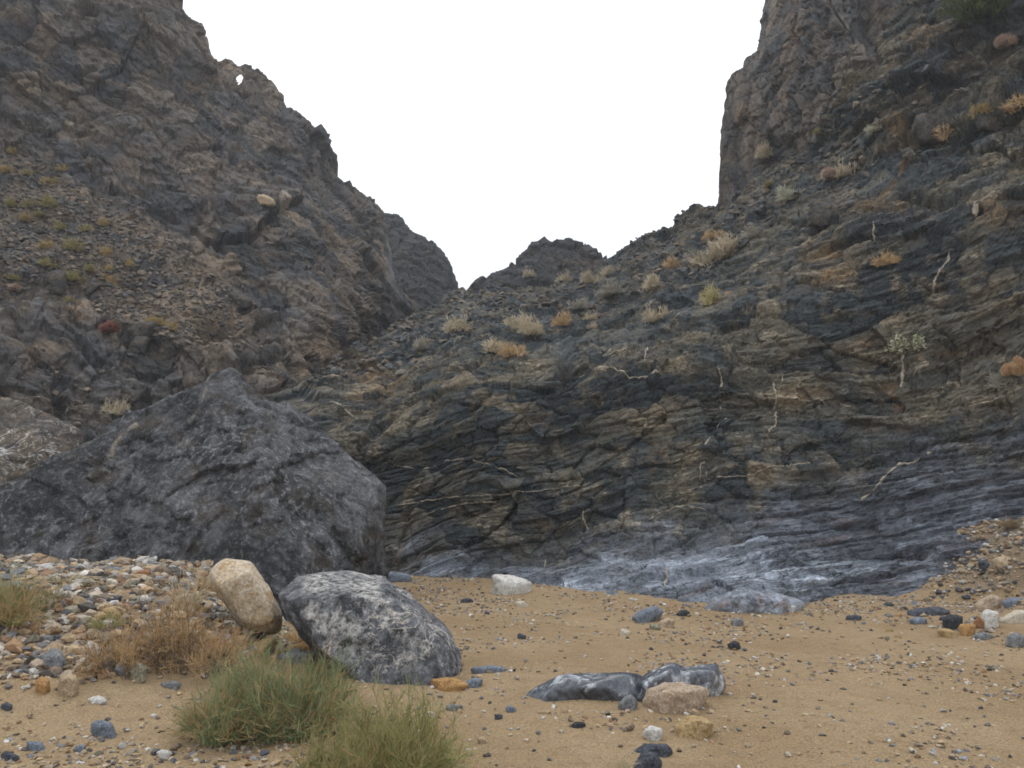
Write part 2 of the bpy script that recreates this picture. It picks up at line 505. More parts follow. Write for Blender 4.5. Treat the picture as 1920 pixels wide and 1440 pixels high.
# --- dryfall wall and the hillside above it
wall_ctrl = [
 (560, 1180, 18.0), (560, 800, 21.5), (560, 720, 24.5), (640, 690, 28), (740, 612, 34), (860, 548, 44), (700, 760, 21.5), (800, 670, 23.5), (790, 620, 29),
 (740, 1075, 18.4), (740, 900, 19.2), (870, 1090, 17.6), (870, 900, 18.6), (870, 690, 20.6), (880, 640, 23), (900, 570, 33),
 (1050, 1150, 14.4), (1050, 1115, 15.2), (1050, 1060, 17.0), (1050, 950, 18), (1050, 760, 19.2), (1050, 660, 21), (1050, 600, 26), (1060, 545, 36),
 (1200, 700, 19.3), (1200, 600, 23.5), (1160, 500, 37), (1250, 442, 37),
 (1300, 1150, 13.4), (1300, 1112, 14.3), (1300, 1030, 16.2), (1300, 960, 17.2), (1300, 800, 18.1), (1300, 640, 19.6), (1300, 560, 22.5), (1300, 480, 28), (1300, 405, 35),
 (1345, 385, 34), (1480, 330, 28),
 (1450, 1135, 13.4), (1450, 1050, 15.0), (1450, 940, 16.4), (1450, 700, 18.1), (1450, 520, 20.4), (1450, 420, 24),
 (1600, 1160, 14.4), (1600, 1105, 15.2), (1600, 1000, 16.2), (1600, 880, 17.0), (1600, 700, 17.8), (1600, 450, 19.8), (1600, 390, 20.6), (1600, 330, 23), (1600, 200, 25), (1700, 40, 26),
 (1760, 1150, 14.2), (1760, 1090, 14.8), (1760, 960, 15.8), (1760, 860, 16.4), (1760, 650, 17.2), (1760, 330, 19.4), (1760, 260, 21), (1760, 100, 22.8),
 (1920, 1200, 13.6), (1920, 1100, 14.2), (1920, 985, 15.0), (1920, 850, 15.8), (1920, 650, 16.6), (1920, 300, 18.0), (1920, 200, 19.4), (1920, 50, 20.6), (1920, -250, 24),
 (2300, 1200, 11.5), (2300, 1000, 13.5), (2300, 700, 15), (2300, 200, 17.5), (2300, -250, 21)]
wall_top = [(400, 760), (560, 720), (640, 690), (740, 612), (800, 580), (858, 545), (900, 543), (1000, 540), (1100, 518), (1140, 497), (1160, 476), (1175, 466),
            (1200, 462), (1222, 452), (1245, 440), (1265, 425), (1280, 408), (1300, 398), (1320, 388), (1343, 380), (1400, 320), (1500, 240), (1600, 150),
            (1700, 10), (1800, -120), (1920, -260), (2300, -400)]
wall_bot = [(400, 1150), (740, 1120), (1000, 1180), (1600, 1200), (1750, 1220), (2300, 1260)]

slab_line = np.array([(400, 1060), (740, 1050), (900, 1040), (1050, 1040), (1150, 1022), (1300, 985), (1400, 955), (1500, 915), (1600, 880), (1750, 845), (1920, 838), (2300, 830)], float)
def wall_zones(U, V, P):
    n = perlin(P * 0.8, 50); n2 = perlin(P * 2.5, 51)
    ln = np.interp(U, slab_line[:, 0], slab_line[:, 1])
    slab = sstep(-70, 70, V - ln + 70 * n + 35 * n2)
    paler = np.clip(blobs(U, V, [(1330, 1065, 210, 42, 1.0), (1150, 1095, 160, 26, 0.9), (1500, 1085, 190, 48, 0.85), (1680, 1060, 130, 40, 0.4), (1000, 1080, 150, 24, 0.45), (1250, 1020, 140, 25, 0.45), (860, 1065, 120, 26, 0.25)]) * (1 + 0.9 * n2 + 0.5 * n), 0, 1)  # paler patches along the lower slab
    tan = blobs(U, V, [(960, 760, 170, 60, .7), (1230, 760, 60, 45, 1), (1150, 740, 90, 60, .7), (870, 730, 90, 50, .7), (700, 780, 110, 80, .75), (1650, 600, 70, 26, .9), (1250, 685, 50, 16, .8), (700, 720, 80, 40, .8),
          (1560, 480, 60, 45, .9), (1440, 570, 90, 50, .5), (1420, 890, 80, 24, .95), (900, 840, 160, 30, .55), (1480, 740, 60, 20, .7), (1860, 560, 90, 60, .7), (1860, 390, 70, 50, .6), (1760, 780, 120, 40, .6),
          (1700, 130, 200, 120, .45), (1600, 680, 90, 40, .7), (820, 800, 90, 40, .6), (790, 960, 60, 50, .35), (1150, 870, 60, 30, .3), (1020, 970, 50, 18, .6)])
    rust = blobs(U, V, [(1560, 505, 42, 22, .95), (1545, 470, 50, 18, .5), (1640, 385, 90, 20, .6), (1870, 400, 50, 22, .5), (1770, 75, 60, 28, .5), (1690, 250, 26, 30, .6), (1010, 985, 40, 12, .5), (700, 745, 40, 16, .5),
          (1520, 735, 40, 14, .6), (1640, 640, 60, 10, .5), (1380, 1085, 60, 8, .0), (690, 700, 40, 20, .5), (1800, 660, 60, 12, .4)]) * np.clip(0.8 + n2, 0, 1)
    hill = np.clip(0.85 * (1 - .6 * sstep(1560, 1660, U)) * (sstep(22.5, 27, P[..., 1]) * (1 - sstep(1500, 1650, U)) + sstep(19, 22, P[..., 1]) * sstep(1500, 1650, U)), 0, 1)
    fall = 1 - hill
    return {'slab': slab, 'paler_slab': paler, 'tan': tan, 'rust': rust, 'hill': hill, 'seams': fall * (1 - 0.7 * slab), 'pale': np.zeros_like(U)}

def wall_disp(P, U, V, z):
    P = P.copy()
    P0 = P.copy()
    x, y, zz = P[..., 0], P[..., 1], P[..., 2]
    sm = sstep(-220, 120, V - np.interp(U, slab_line[:, 0], slab_line[:, 1]))
    s = zz - 0.17 * x + .20 * (y - 15) * sm + (0.75 - .5 * sm) * fbm(P * np.array([.15, .15, .2]), 2, 20) + 0.07 * perlin(P * .8, 25) * (1 - .5 * sm)
    sl = z['slab'][..., None][..., 0]; hill = z['hill']
    N = facing(smooth_grid(grid_normals(P), 6), P)
    l1, g1 = layers(s, P, 1.15, 1, .22)
    f1, c1, h1 = facets(np.stack([x, y, s], -1), (2.6, 2.0, 1.1), 31, 1.1, .08)
    d = (1 - 0.88 * sl) * (0.27 * l1 - 0.06 * g1 + 0.20 * f1 - 0.06 * c1) + 0.22 * fbm(P * .35, 2, 40) * (1 - .6 * sl)
    d = d + hill * (0.4 * fbm(P * .5, 3, 41))
    blk = sstep(1480, 1600, U) * (1 - sstep(270, 340, V)) 
    fb, cb, _ = facets(P0, (1.7, 1.7, 1.25), 37, 1.5, .07, .12)
    lb, gb = layers(zz - .25 * x + .3 * perlin(P * .4, 39), P, 1.0, 38, .5)
    d = d + blk * (.40 * fb - .22 * cb + .50 * lb - .18 * gb)
    d = soften(d, P0, .35)
    P = P + N * d[..., None]
    N = facing(smooth_grid(grid_normals(P), 4), P)
    l2, g2 = layers(s, P0, 0.36, 2, .45)
    l3, g3 = layers(s + 0.02 * perlin(P0 * 3, 61), P0, 0.12, 3, .8)
    f2, c2, h2 = facets(np.stack([x, y, s], -1), (0.85, .8, .42), 33, 1.2, .10)
    f3, c3, _ = facets(np.stack([x, y, s], -1), (.34, .34, .15), 35, 1.2, .12)
    rough = (1 - 0.72 * sl)
    z['plate'] = np.clip(.5 + (.25 + .35 * sl) * l3 + .4 * l2, 0, 1)
    z['block'] = np.clip(.5 + .55 * (h1 - .5) + .65 * (h2 - .5), 0, 1)
    d = rough * (0.13 * l2 - 0.045 * g2 + 0.12 * f2 - 0.04 * c2) + (0.07 * l3 - 0.025 * g3) + sl * (.10 * l2 - .10 * g2 * np.clip(.5 + 1.6 * perlin(P0 * np.array([.5, .5, 2.]), 63), 0, 1) - .04 * g3 * np.clip(.3 + 1.6 * perlin(P0 * np.array([.9, .9, 3.]), 64), 0, 1)) + rough * (.05 * f3 - .015 * c3) + 0.025 * fbm(P0 * 2.4, 3, 44) * rough
    d = d + hill * 0.12 * fbm(P0 * 1.8, 3, 47)
    # hand-set hollows: undercut ledges and dark gaps
    for (cx, cy, rx, ry, a) in [(1735, 372, 75, 8, .5), (1590, 128, 12, 26, .6), (1060, 690, 10, 26, .5), (1700, 835, 40, 8, .3), (1690, 1042, 50, 7, .25), (1600, 985, 60, 5, .12), (1545, 990, 110, 5, .1), (880, 605, 6, 28, .5), (1470, 860, 8, 30, .08)]:
        d = d - a * np.exp(-(((U - cx) / rx) ** 2 + ((V - cy - 4 * np.sin(U / 23)) / ry) ** 2))
    P = P + N * soften(d, P0, .12)[..., None]
    return P, s

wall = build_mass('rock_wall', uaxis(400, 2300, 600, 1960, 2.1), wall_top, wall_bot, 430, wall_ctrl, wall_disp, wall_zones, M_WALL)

# --- the cliff at the left
left_ctrl = [(-600, 900, 17), (-600, 300, 22), (-600, -400, 28), (0, 1000, 22), (0, 800, 24.5), (300, 900, 25), (300, 760, 26.5), (600, 820, 28), (0, 620, 26), (300, 610, 29), (550, 650, 30),
 (0, 560, 28), (0, 450, 30.5), (300, 450, 34), (480, 560, 34), (550, 450, 38), (640, 600, 36), (700, 560, 42), (0, 280, 35), (300, 280, 38), (500, 300, 43), (0, 0, 38), (200, 0, 40), (350, 0, 45),
 (400, 70, 46), (450, 120, 47), (540, 200, 49), (600, 245, 51), (630, 330, 52), (700, 395, 55), (725, 480, 54), (760, 610, 50), (800, 680, 50), (700, 760, 40), (0, -300, 42), (300, -80, 45)]
left_top = [(-600, -600), (0, -340), (200, -160), (300, -80), (346, 0), (362, 34), (380, 42), (398, 60), (408, 88), (425, 98), (440, 118), (462, 120), (482, 130), (498, 152), (520, 182), (535, 205), (555, 218), (580, 230), (605, 243), (612, 275), (626, 305), (634, 330), (652, 340),
            (672, 362), (690, 380), (704, 396), (716, 432), (727, 470), (738, 530), (760, 590), (800, 640)]
left_bot = [(-600, 1120), (0, 1040), (300, 1000), (800, 980)]
def left_zones(U, V, P):
    n = perlin(P * .35, 150); n2 = perlin(P * 1.2, 151)
    talus_line = np.interp(U, [-600, 0, 120, 230, 330, 420, 480], [200, 275, 330, 405, 470, 560, 640])
    talus_bot = np.interp(U, [-600, 0, 150, 300, 420, 480], [520, 545, 590, 650, 660, 660])
    talus = sstep(-14, 22, V - talus_line + 18 * n2) * (1 - sstep(-20, 20, V - talus_bot + 20 * n2)) * (1 - sstep(430, 520, U))
    tan = blobs(U, V, [(90, 100, 80, 90, .6), (130, 230, 60, 60, .5), (300, 320, 80, 40, .5), (410, 500, 50, 50, .9), (520, 410, 40, 30, .9), (600, 660, 60, 60, .7), (440, 640, 60, 30, .6), (250, 690, 14, 50, .9), (360, 130, 26, 40, .7),
         (640, 480, 40, 40, .4), (60, 700, 70, 50, .4), (500, 700, 60, 40, .5), (230, 570, 14, 32, 1), (700, 470, 10, 40, 1), (710, 480, 6, 30, 1)]) 
    rust = blobs(U, V, [(245, 300, 40, 14, .5), (460, 610, 40, 20, .7), (130, 600, 50, 24, .5), (390, 330, 18, 20, .6), (100, 80, 30, 40, .4), (600, 680, 20, 30, .7), (60, 700, 60, 30, .3)]) * np.clip(.8 + n2, 0, 1)
    pale = blobs(U, V, [(518, 412, 26, 24, .65), (222, 575, 9, 30, .5), (246, 705, 6, 30, .5), (410, 480, 40, 25, .25)]) * np.clip(.6 + 1.2 * n2, 0, 1)
    return {'tan': np.clip(tan + .6 * talus, 0, 1), 'rust': rust, 'pale': pale, 'talus': talus, 'seams': np.zeros_like(U) + .2}
def left_disp(P, U, V, z):
    P0 = P.copy(); x, y, zz = P[..., 0], P[..., 1], P[..., 2]
    ta = z['talus']; solid = 1 - ta
    s = zz * .8 + 0.62 * x - .2 * y + 1.5 * fbm(P * .1, 3, 120)          # beds tipped steeply down to the right
    N = facing(smooth_grid(grid_normals(P), 6), P)
    f1, c1, _ = facets(np.stack([x, y * .7, zz], -1), (5.0, 5.0, 7.0), 131, .9, .05, .3)
    l1, g1 = layers(s, P, 2.4, 8, .12)
    d = solid * (.7 * f1 - .12 * c1 + .7 * l1 - .15 * g1) + .6 * fbm(P * .13, 3, 141) + ta * .4 * fbm(P * .3, 2, 142)
    P = P + N * d[..., None]
    N = facing(smooth_grid(grid_normals(P), 4), P)
    f2, c2, h2 = facets(P0, (1.9, 1.9, 2.6), 133, 1.6, .06, .12)
    f3, c3, _ = facets(P0, (.75, .75, .85), 135, 1.3, .11)
    l2, g2 = layers(s, P0, .8, 9, .3)
    l3, g3 = layers(P0[..., 2] + .15 * x + .3 * perlin(P0 * .4, 148), P0, .45, 10, .7)
    d = solid * (.30 * f2 - .07 * c2 + .34 * l2 - .08 * g2 + .22 * l3 - .07 * g3 + .2 * f3 - .04 * c3) + ta * (.16 * f3 - .05 * c3 + .1 * fbm(P0 * 1.5, 3, 145)) + .07 * fbm(P0 * 1.3, 3, 144)
    for (cx, cy, rx, ry, a) in [(165, 20, 20, 9, 1.6), (443, 288, 9, 15, 1.6), (400, 625, 28, 20, 1.7), (160, 138, 20, 5, .7), (465, 692, 10, 10, 1.0), (60, 250, 20, 10, .5), (365, 185, 14, 4, .6), (160, 285, 6, 22, .5),
                                (250, 655, 20, 8, .5), (110, 770, 12, 60, .6), (40, 640, 18, 30, .5)]:
        d = d - a * np.exp(-(((U - cx) / rx) ** 2 + ((V - cy) / ry) ** 2) ** 1.5)
    z['plate'] = np.clip(.5 + .5 * l2 + .4 * f2, 0, 1); z['block'] = .5 + .6 * (h2 - .5)
    return P + N * soften(d, P0, .22)[..., None], s
left = build_mass('cliff', uaxis(-600, 800, -30, 800, 2.2), left_top, left_bot, 400, left_ctrl, left_disp, left_zones, M_LEFT, fold=(9, 1.2, 2.2),
                  cut=lambda pu, pv: (((pu - 450) / 4.6) ** 2 + ((pv - 147) / 6.2) ** 2) < 1)

# --- the far ridge and the far peak in the notch
def far_zones(U, V, P):
    n2 = perlin(P * .6, 250)
    return {'tan': np.clip(.35 + .6 * n2, 0, 1), 'rust': blobs(U, V, [(715, 470, 8, 50, .5), (1070, 490, 60, 20, .35)]), 'seams': np.zeros_like(U)}
def far_disp(P, U, V, z):
    P0 = P.copy()
    N = facing(smooth_grid(grid_normals(P), 4), P)
    f1, c1, _ = facets(P0, (4.0, 5, 4.5), 231, 1.2, .08)
    f2, c2, _ = facets(P0, (1.5, 1.5, 1.3), 233, 1.3, .1)
    f3, c3, _ = facets(P0, (.6, .6, .5), 235, 1.3, .1)
    d = .4 * f1 - .15 * c1 + .3 * f2 - .15 * c2 + .15 * f3 - .05 * c3 + .25 * fbm(P0 * .2, 3, 241)
    return P + N * d[..., None], P0[..., 2] + .25 * P0[..., 0] + fbm(P0 * .2, 2, 244)
ridge_top = [(560, 380), (640, 384), (690, 390), (712, 391), (728, 398), (746, 402), (758, 412), (770, 424), (790, 438), (806, 452), (826, 467), (840, 482), (844, 500), (853, 515), (858, 530), (860, 545), (866, 580), (880, 640)]
far_ridge = build_mass('cliff', np.arange(600, 880, 2.0), ridge_top, [(560, 700), (880, 700)], 140,
    [(560, 380, 74), (700, 392, 74), (800, 445, 72), (858, 540, 70), (700, 550, 66), (800, 560, 66), (700, 700, 60), (880, 700, 60), (880, 600, 70)], far_disp, far_zones, M_FAR)
peak_top = [(800, 620), (850, 575), (872, 552), (884, 542), (888, 526), (902, 517), (924, 515), (934, 505), (946, 496), (966, 491), (978, 474), (988, 463), (1000, 450), (1012, 444), (1020, 439), (1032, 446), (1048, 455), (1064, 452), (1084, 459),
            (1104, 467), (1124, 477), (1140, 492), (1165, 520), (1200, 560), (1240, 620)]
peak = build_mass('hill', np.arange(800, 1240, 2.0), peak_top, [(800, 700), (1240, 700)], 130,
    [(800, 620, 58), (1020, 440, 57), (900, 517, 56), (1140, 490, 54), (1020, 560, 50), (880, 600, 50), (1200, 600, 48), (1020, 700, 42), (800, 700, 44), (1240, 700, 42)], far_disp, far_zones, M_FAR)

# --- the tower at the right: its left edge is the skyline, so rows run across
def build_tower():
    vs = np.concatenate([np.arange(460, -20, -2.2), np.arange(-20, -400, -14.0)])
    edge = np.array([(-400, 1452), (-100, 1440), (0, 1432), (30, 1428), (60, 1424), (95, 1420), (110, 1400), (128, 1392), (140, 1372), (165, 1362), (200, 1355), (230, 1350), (280, 1346), (330, 1345), (375, 1343), (385, 1340), (420, 1330), (470, 1320)], float)
    ue = np.interp(vs, edge[:, 0], edge[:, 1])
    nc = 215
    t = np.linspace(0, 1, nc)[None]
    U = ue[:, None] + (1790 - ue)[:, None] * t
    V = np.broadcast_to(vs[:, None], U.shape).copy()
    Y = rbf([(1340, 460, 33), (1345, 300, 33), (1372, 140, 33.5), (1430, 0, 34), (1452, -400, 40), (1400, 300, 31), (1480, 330, 28.5), (1480, 100, 30), (1520, 0, 29.5), (1600, 300, 26.2), (1600, 100, 26.6), (1600, -100, 29), (1790, 300, 27), (1790, 50, 29), (1790, -400, 36), (1600, 460, 27)], U, V)
    P = at(U, V, Y)
    nf = 9
    k = np.arange(nf, 0, -1)[None] ** 1.2
    B = np.repeat(P[:, :1], nf, 1); B[..., 1] += k * .9; B[..., 0] = B[..., 0] * B[..., 1] / P[:, :1, 1] + k * .12
    P = np.concatenate([B, P], 1); U = np.concatenate([np.repeat(U[:, :1], nf, 1), U], 1); V = np.concatenate([np.repeat(V[:, :1], nf, 1), V], 1)
    P0 = P.copy()
    N = facing(smooth_grid(grid_normals(P), 5), P)
    f1, c1, _ = facets(P0, (1.3, 2.0, 7.0), 331, .7, .05, .10)
    f2, c2, hb2 = facets(P0, (.6, .8, 2.0), 333, 1.0, .08, .12)
    f3, c3, _ = facets(P0, (.34, .34, .5), 335, 1.3, .1)
    d = .6 * f1 - .18 * c1 + .26 * f2 - .08 * c2 + .09 * f3 - .03 * c3 + .14 * fbm(P0 * .4, 3, 341)
    low = sstep(250, 420, V)
    lt, gt = layers(P0[..., 2] + .2 * perlin(P0 * .5, 338), P0, .9, 340, 1.0)
    d = d + .22 * lt - .07 * gt
    d = d + low * .4 * perlin(P0 * .6, 350)
    cc = np.concatenate([np.zeros(nf), np.arange(nc)])[None]
    d = d * (.3 + .7 * sstep(0, 50, cc))
    P = P + N * d[..., None]
    z = {'tan': np.clip(blobs(U, V, [(1480, 60, 26, 120, .9), (1500, 200, 20, 90, .6), (1380, 250, 30, 120, .5), (1450, 190, 60, 80, .35), (1700, 100, 90, 100, .5), (1640, 20, 40, 40, .4)]), 0, 1),
         'rust': blobs(U, V, [(1492, 40, 12, 60, .7), (1480, 100, 8, 40, .5), (1400, 240, 20, 40, .3)]), 'pale': np.zeros_like(U), 'slab': np.zeros_like(U), 'paler_slab': np.zeros_like(U), 'seams': np.zeros_like(U), 'plate': .5 + .4 * f2, 'block': .5 + .6 * (hb2 - .5),
         'strata': P0[..., 2] * .10 + P0[..., 0] * 1.1}
    me = mesh_from('cliff', P, grid_faces(*U.shape), False, M_TOWER, z)
    o = tag(link('cliff', me), kind='structure')
    r = Mass(); r.o, r.P, r.N = o, P, grid_normals(P); r.pu, r.pv = project(P); r.U, r.V = U, V
    return r
M_TOWER = cliff_material('tower rock', (0.088, 0.090, 0.094), (0.145, 0.126, 0.106), (0.22, 0.168, 0.116), (0.26, 0.15, 0.08), (0.36, 0.32, 0.27), 0.8)
tower = build_tower()

def spot(px, py, masses, r=5.0):
    """nearest surface point of the rock seen at a pixel, with its outward normal"""
    best = None
    for ms in masses:
        d2 = (ms.pu - px) ** 2 + (ms.pv - py) ** 2
        ok = d2 < r * r
        if not ok.any(): continue
        Y = np.where(ok, ms.P[..., 1], 1e9)
        i = np.unravel_index(np.argmin(Y), Y.shape)
        if best is None or ms.P[i][1] < best[0][1]: best = (ms.P[i].copy(), ms.N[i].copy())
    if best is None:
        return (at(px, py, 30.0), np.array([0, -1, 0])) if r > 30 else spot(px, py, masses, r * 2)
    p, n = best
    if n @ (p - np.array([0, 0, EYE])) > 0: n = -n
    return p, n
ROCKS = [wall, left, tower, far_ridge, peak]

# ------------------------------------------------------------------ quartz veins: thin proud ribbons on the wall
m = Mat('quartz vein', 0.7, 0.3)
c = m.mix(m.step(m.noise(9, 5), .4, .65), (0.42, 0.37, 0.29), (0.26, 0.22, 0.165)); m.color(c)
m.normal(m.bump(m.noise(30, 4), 0.02)); M_VEIN = m.m
def vein(pts, w, name='quartz_vein'):
    pts = np.array(pts, float)
    seg = np.linalg.norm(np.diff(pts, axis=0), axis=1); L = np.concatenate([[0], np.cumsum(seg)])
    q = np.arange(0, L[-1], 2.5)
    c = np.stack([np.interp(q, L, pts[:, 0]), np.interp(q, L, pts[:, 1])], 1)
    n3 = np.stack([c[:, 0] * .07, c[:, 1] * .07, np.zeros(len(c))], 1)
    c[:, 0] += 1.6 * perlin(n3 * 1.5, 71) + 1.2 * perlin(n3 * 4, 76); c[:, 1] += 1.5 * perlin(n3, 72)
    tg = np.gradient(c, axis=0); tg /= np.linalg.norm(tg, axis=1, keepdims=True) + 1e-9
    nrm = np.stack([-tg[:, 1], tg[:, 0]], 1)
    ww = w * (0.35 + 0.9 * np.abs(perlin(n3 * .8, 73)) * 2) * np.clip(np.minimum(q, L[-1] - q) / 8, 0.15, 1)
    V, Fc = [], []
    def surf(pu, pv):
        iu = np.clip(np.interp(pu, wall.us, np.arange(len(wall.us))), 0, len(wall.us) - 1.001)
        it = np.clip(np.interp(-pv, -wall.V[:wall.nrows, int(iu)], np.arange(wall.nrows)), 0, wall.nrows - 1.001)
        a, b = int(it), int(iu); fa, fb = it - a, iu - b
        Pm = wall.P
        p = Pm[a, b] * (1 - fa) * (1 - fb) + Pm[a + 1, b] * fa * (1 - fb) + Pm[a, b + 1] * (1 - fa) * fb + Pm[a + 1, b + 1] * fa * fb
        n = wall.N[a, b]
        if n @ (p - np.array([0, 0, EYE])) > 0: n = -n
        return p, n
    for i in range(len(c)):
        for k in (-1, -.5, .5, 1):
            p, n = surf(*(c[i] + nrm[i] * ww[i] * .5 * k))
            V.append(p + n * (0.026 if abs(k) < 1 else -0.012))
    V = np.array(V)
    for i in range(len(c) - 1):
        if perlin(n3[i:i + 1] * .5, 75)[0] < -.3: continue
        for k in range(3):
            a = i * 4 + k; Fc.append((a, a + 1, a + 5, a + 4))
    me = mesh_from(name, V, Fc, True, M_VEIN)
    o = link(name, me, wall.o)
    return o
for pts, w in [([(1450, 690), (1456, 740), (1454, 800), (1442, 808), (1440, 826)], 5), ([(1345, 690), (1352, 705), (1350, 740), (1348, 765)], 4), ([(1362, 782), (1350, 795), (1342, 806)], 5),
               ([(1335, 832), (1325, 860), (1316, 880), (1314, 905)], 4), ([(1328, 890), (1325, 912), (1316, 922)], 3), ([(1746, 842), (1720, 858), (1690, 870), (1655, 900), (1640, 920), (1612, 942)], 6),
               ([(1249, 1037), (1250, 1060), (1246, 1085), (1244, 1108)], 6), ([(1093, 950), (1092, 968), (1098, 985), (1094, 1000)], 5), ([(1643, 425), (1640, 445), (1630, 458)], 7),
               ([(1782, 460), (1775, 480), (1760, 500), (1748, 520), (1745, 540)], 5), ([(1693, 660), (1692, 690), (1690, 712), (1686, 724)], 8), ([(1541, 664), (1538, 685)], 7), ([(1470, 690), (1468, 715)], 5),
               ([(1024, 1045), (1020, 1066)], 5), ([(1215, 645), (1212, 690)], 5), ([(1826, 380), (1832, 395), (1824, 405)], 14),
               ([(735, 870), (790, 880), (830, 866), (872, 858), (905, 868), (945, 880), (975, 895)], 3), ([(735, 980), (790, 965), (860, 945), (930, 938)], 3), ([(740, 945), (800, 938), (850, 932), (960, 925), (1080, 915), (1110, 905)], 2.6),
               ([(1085, 708), (1110, 702), (1135, 705), (1180, 715), (1240, 704)], 3), ([(1420, 735), (1470, 742), (1530, 745), (1570, 755), (1600, 760)], 3), ([(600, 768), (640, 775), (700, 790)], 3), ([(1215, 980), (1290, 960), (1340, 965)], 2.2),
               ([(1330, 905), (1400, 895), (1450, 880), (1520, 868)], 2.6)]:
    vein(pts, w * .75)

# ------------------------------------------------------------------ stones and boulders
def hull_planes(pts):
    bm = bmesh.new()
    for p in pts: bm.verts.new(p)
    bmesh.ops.convex_hull(bm, input=bm.verts)
    bm.normal_update()
    cen = np.mean([v.co for v in bm.verts if v.link_faces], axis=0)
    pl = []
    for f in bm.faces:
        n = np.array(f.normal); d = n @ (np.array(f.verts[0].co) - cen)
        if d < 0: n, d = -n, -d
        if np.linalg.norm(n) > .5: pl.append((*n, d))
    bm.free()
    return cen, np.array(pl)

_ico = {}
def ico(sub):
    if sub not in _ico:
        bm = bmesh.new(); bmesh.ops.create_icosphere(bm, subdivisions=sub, radius=1)
        V = np.array([v.co[:] for v in bm.verts]); Fc = np.array([[v.index for v in f.verts] for f in bm.faces]); bm.free()
        _ico[sub] = (V / np.linalg.norm(V, axis=1, keepdims=True), Fc)
    return _ico[sub]

def hull_rock(pts, sub=4, sharp=18.0, amp=0.03, freq=3.0, seed=0, facet=0.0):
    """a rock through given corner points: rounded hull with rough relief.  returns verts, faces, centre"""
    cen, pl = hull_planes(pts)
    D, Fc = ico(sub)
    q = np.clip(D @ pl[:, :3].T, 1e-4, None) / pl[:, 3][None]          # 1/r for each plane
    r = 1.0 / ((q ** sharp).sum(1) ** (1 / sharp))
    P = D * r[:, None]
    size = np.median(r)
    w = P / size
    n = fbm(w * freq * .35 + seed * 7.7, 5, 300 + seed, .55)
    d = amp * size * n
    if facet:
        f, ck, _ = facets(w.astype(np.float32) + seed * 3.1, (.42, .42, .32), 310 + seed, 1.2, .1)
        f2, ck2, _ = facets(w.astype(np.float32) + seed * 5.1, (.15, .15, .11), 320 + seed, 1.2, .1)
        d = d + facet * size * (f - .2 * ck + .42 * (f2 - .2 * ck2))
    P = P + D * d[:, None]
    return P + cen, Fc, cen

def rock_mat(name, stops, veins=None, rough=.9, spec=.25, scale=1.0, speck=None, bump=.03, pale=None):
    m = Mat(name, rough, spec)
    a = m.noise(2.2 * scale, 6, .65, dist=.6); f = m.noise(14 * scale, 6, .7); g = m.noise(55 * scale, 4, .7)
    c = m.mix(m.step(m.math('ADD', m.math('MULTIPLY', a, .6), m.math('MULTIPLY', f, .4)), .4, .6), stops[0], stops[1])
    if len(stops) > 2: c = m.mix(m.step(m.noise(3.3 * scale, 5, .65, dist=.8), .52, .68, 0, .9), c, stops[2])
    if speck: c = m.mix(m.step(m.noise(11 * scale, 5, .7), .57, .68, 0, .85), c, speck)
    if veins:
        v1 = m.noise(1.5 * scale, 4, .6, dist=1.3); v2 = m.noise(3.6 * scale, 4, .6, dist=1.8)
        l1 = m.step(m.math('ABSOLUTE', m.math('SUBTRACT', v1, .5)), 0.0, .022, 1, 0)
        l2 = m.step(m.math('ABSOLUTE', m.math('SUBTRACT', v2, .52)), 0.0, .02, 1, 0)
        l = m.math('MAXIMUM', l1, m.math('MULTIPLY', l2, .8))
        l = m.math('MULTIPLY', l, m.step(f, .28, .5))
        c = m.mix(m.math('MULTIPLY', l, m.step(m.noise(1.0 * scale, 3), .42, .6)), c, veins)
    if pale: c = m.mix(m.math('MULTIPLY', m.attr('pale'), m.step(f, .36, .6)), c, pale)
    c = m.value(c, m.math('MULTIPLY', m.step(f, .25, .75, .65, 1.35), m.step(g, .3, .7, .75, 1.25)))
    m.color(c)
    b = m.bump(f, bump * 1.5, .9); b = m.bump(g, bump * .4, .8, b); m.normal(b)
    return m.m

# --- the great pyramid boulder
BIG = []
for (px, py, Y) in [(432, 682, 13.4), (400, 706, 13.0), (450, 706, 13.3), (462, 742, 12.7), (210, 808, 13.0), (130, 850, 12.8), (30, 900, 12.6), (-60, 960, 12.6), (-110, 1080, 12.0), (-60, 1180, 12.0), (250, 1190, 11.3), (470, 1190, 10.6),
                    (590, 1170, 10.7), (715, 1150, 13.0), (735, 985, 13.2), (722, 905, 13.4), (690, 872, 13.5), (610, 814, 13.5), (520, 772, 13.3), (505, 900, 11.45),
                    (430, 715, 14.4), (200, 830, 16.0), (-60, 1000, 16.0), (700, 930, 16.0), (690, 1150, 16.5), (-60, 1150, 16.5)]:
    BIG.append(at(px, py, Y))
V, Fc, cen = hull_rock(BIG, 7, 110, .028, 9.0, 1, .055)
m = Mat('dark mottled boulder rock', .8, .3)
a = m.noise(.55, 5, .65, dist=.5); f = m.noise(3.2, 8, .72, dist=.4); g = m.noise(13, 6, .72); h = m.noise(40, 4, .7)
c = m.mix(m.step(m.math('ADD', m.math('MULTIPLY', a, .5), m.math('MULTIPLY', f, .5)), .42, .6), (.055, .056, .060), (.185, .188, .20))
c = m.mix(m.math('MULTIPLY', m.step(g, .50, .64, 0, .95), m.step(m.noise(.7, 4, .6), .38, .58, .35, 1)), c, (.38, .385, .40))
c = m.mix(m.step(m.noise(1.3, 5, .65), .52, .66, 0, .75), c, (.095, .075, .05))
c = m.mix(m.math('MULTIPLY', m.step(m.noise(8, 6, .7), .60, .68, 0, .9), m.step(m.noise(.9, 4, .6), .46, .62)), c, (.50, .48, .44))
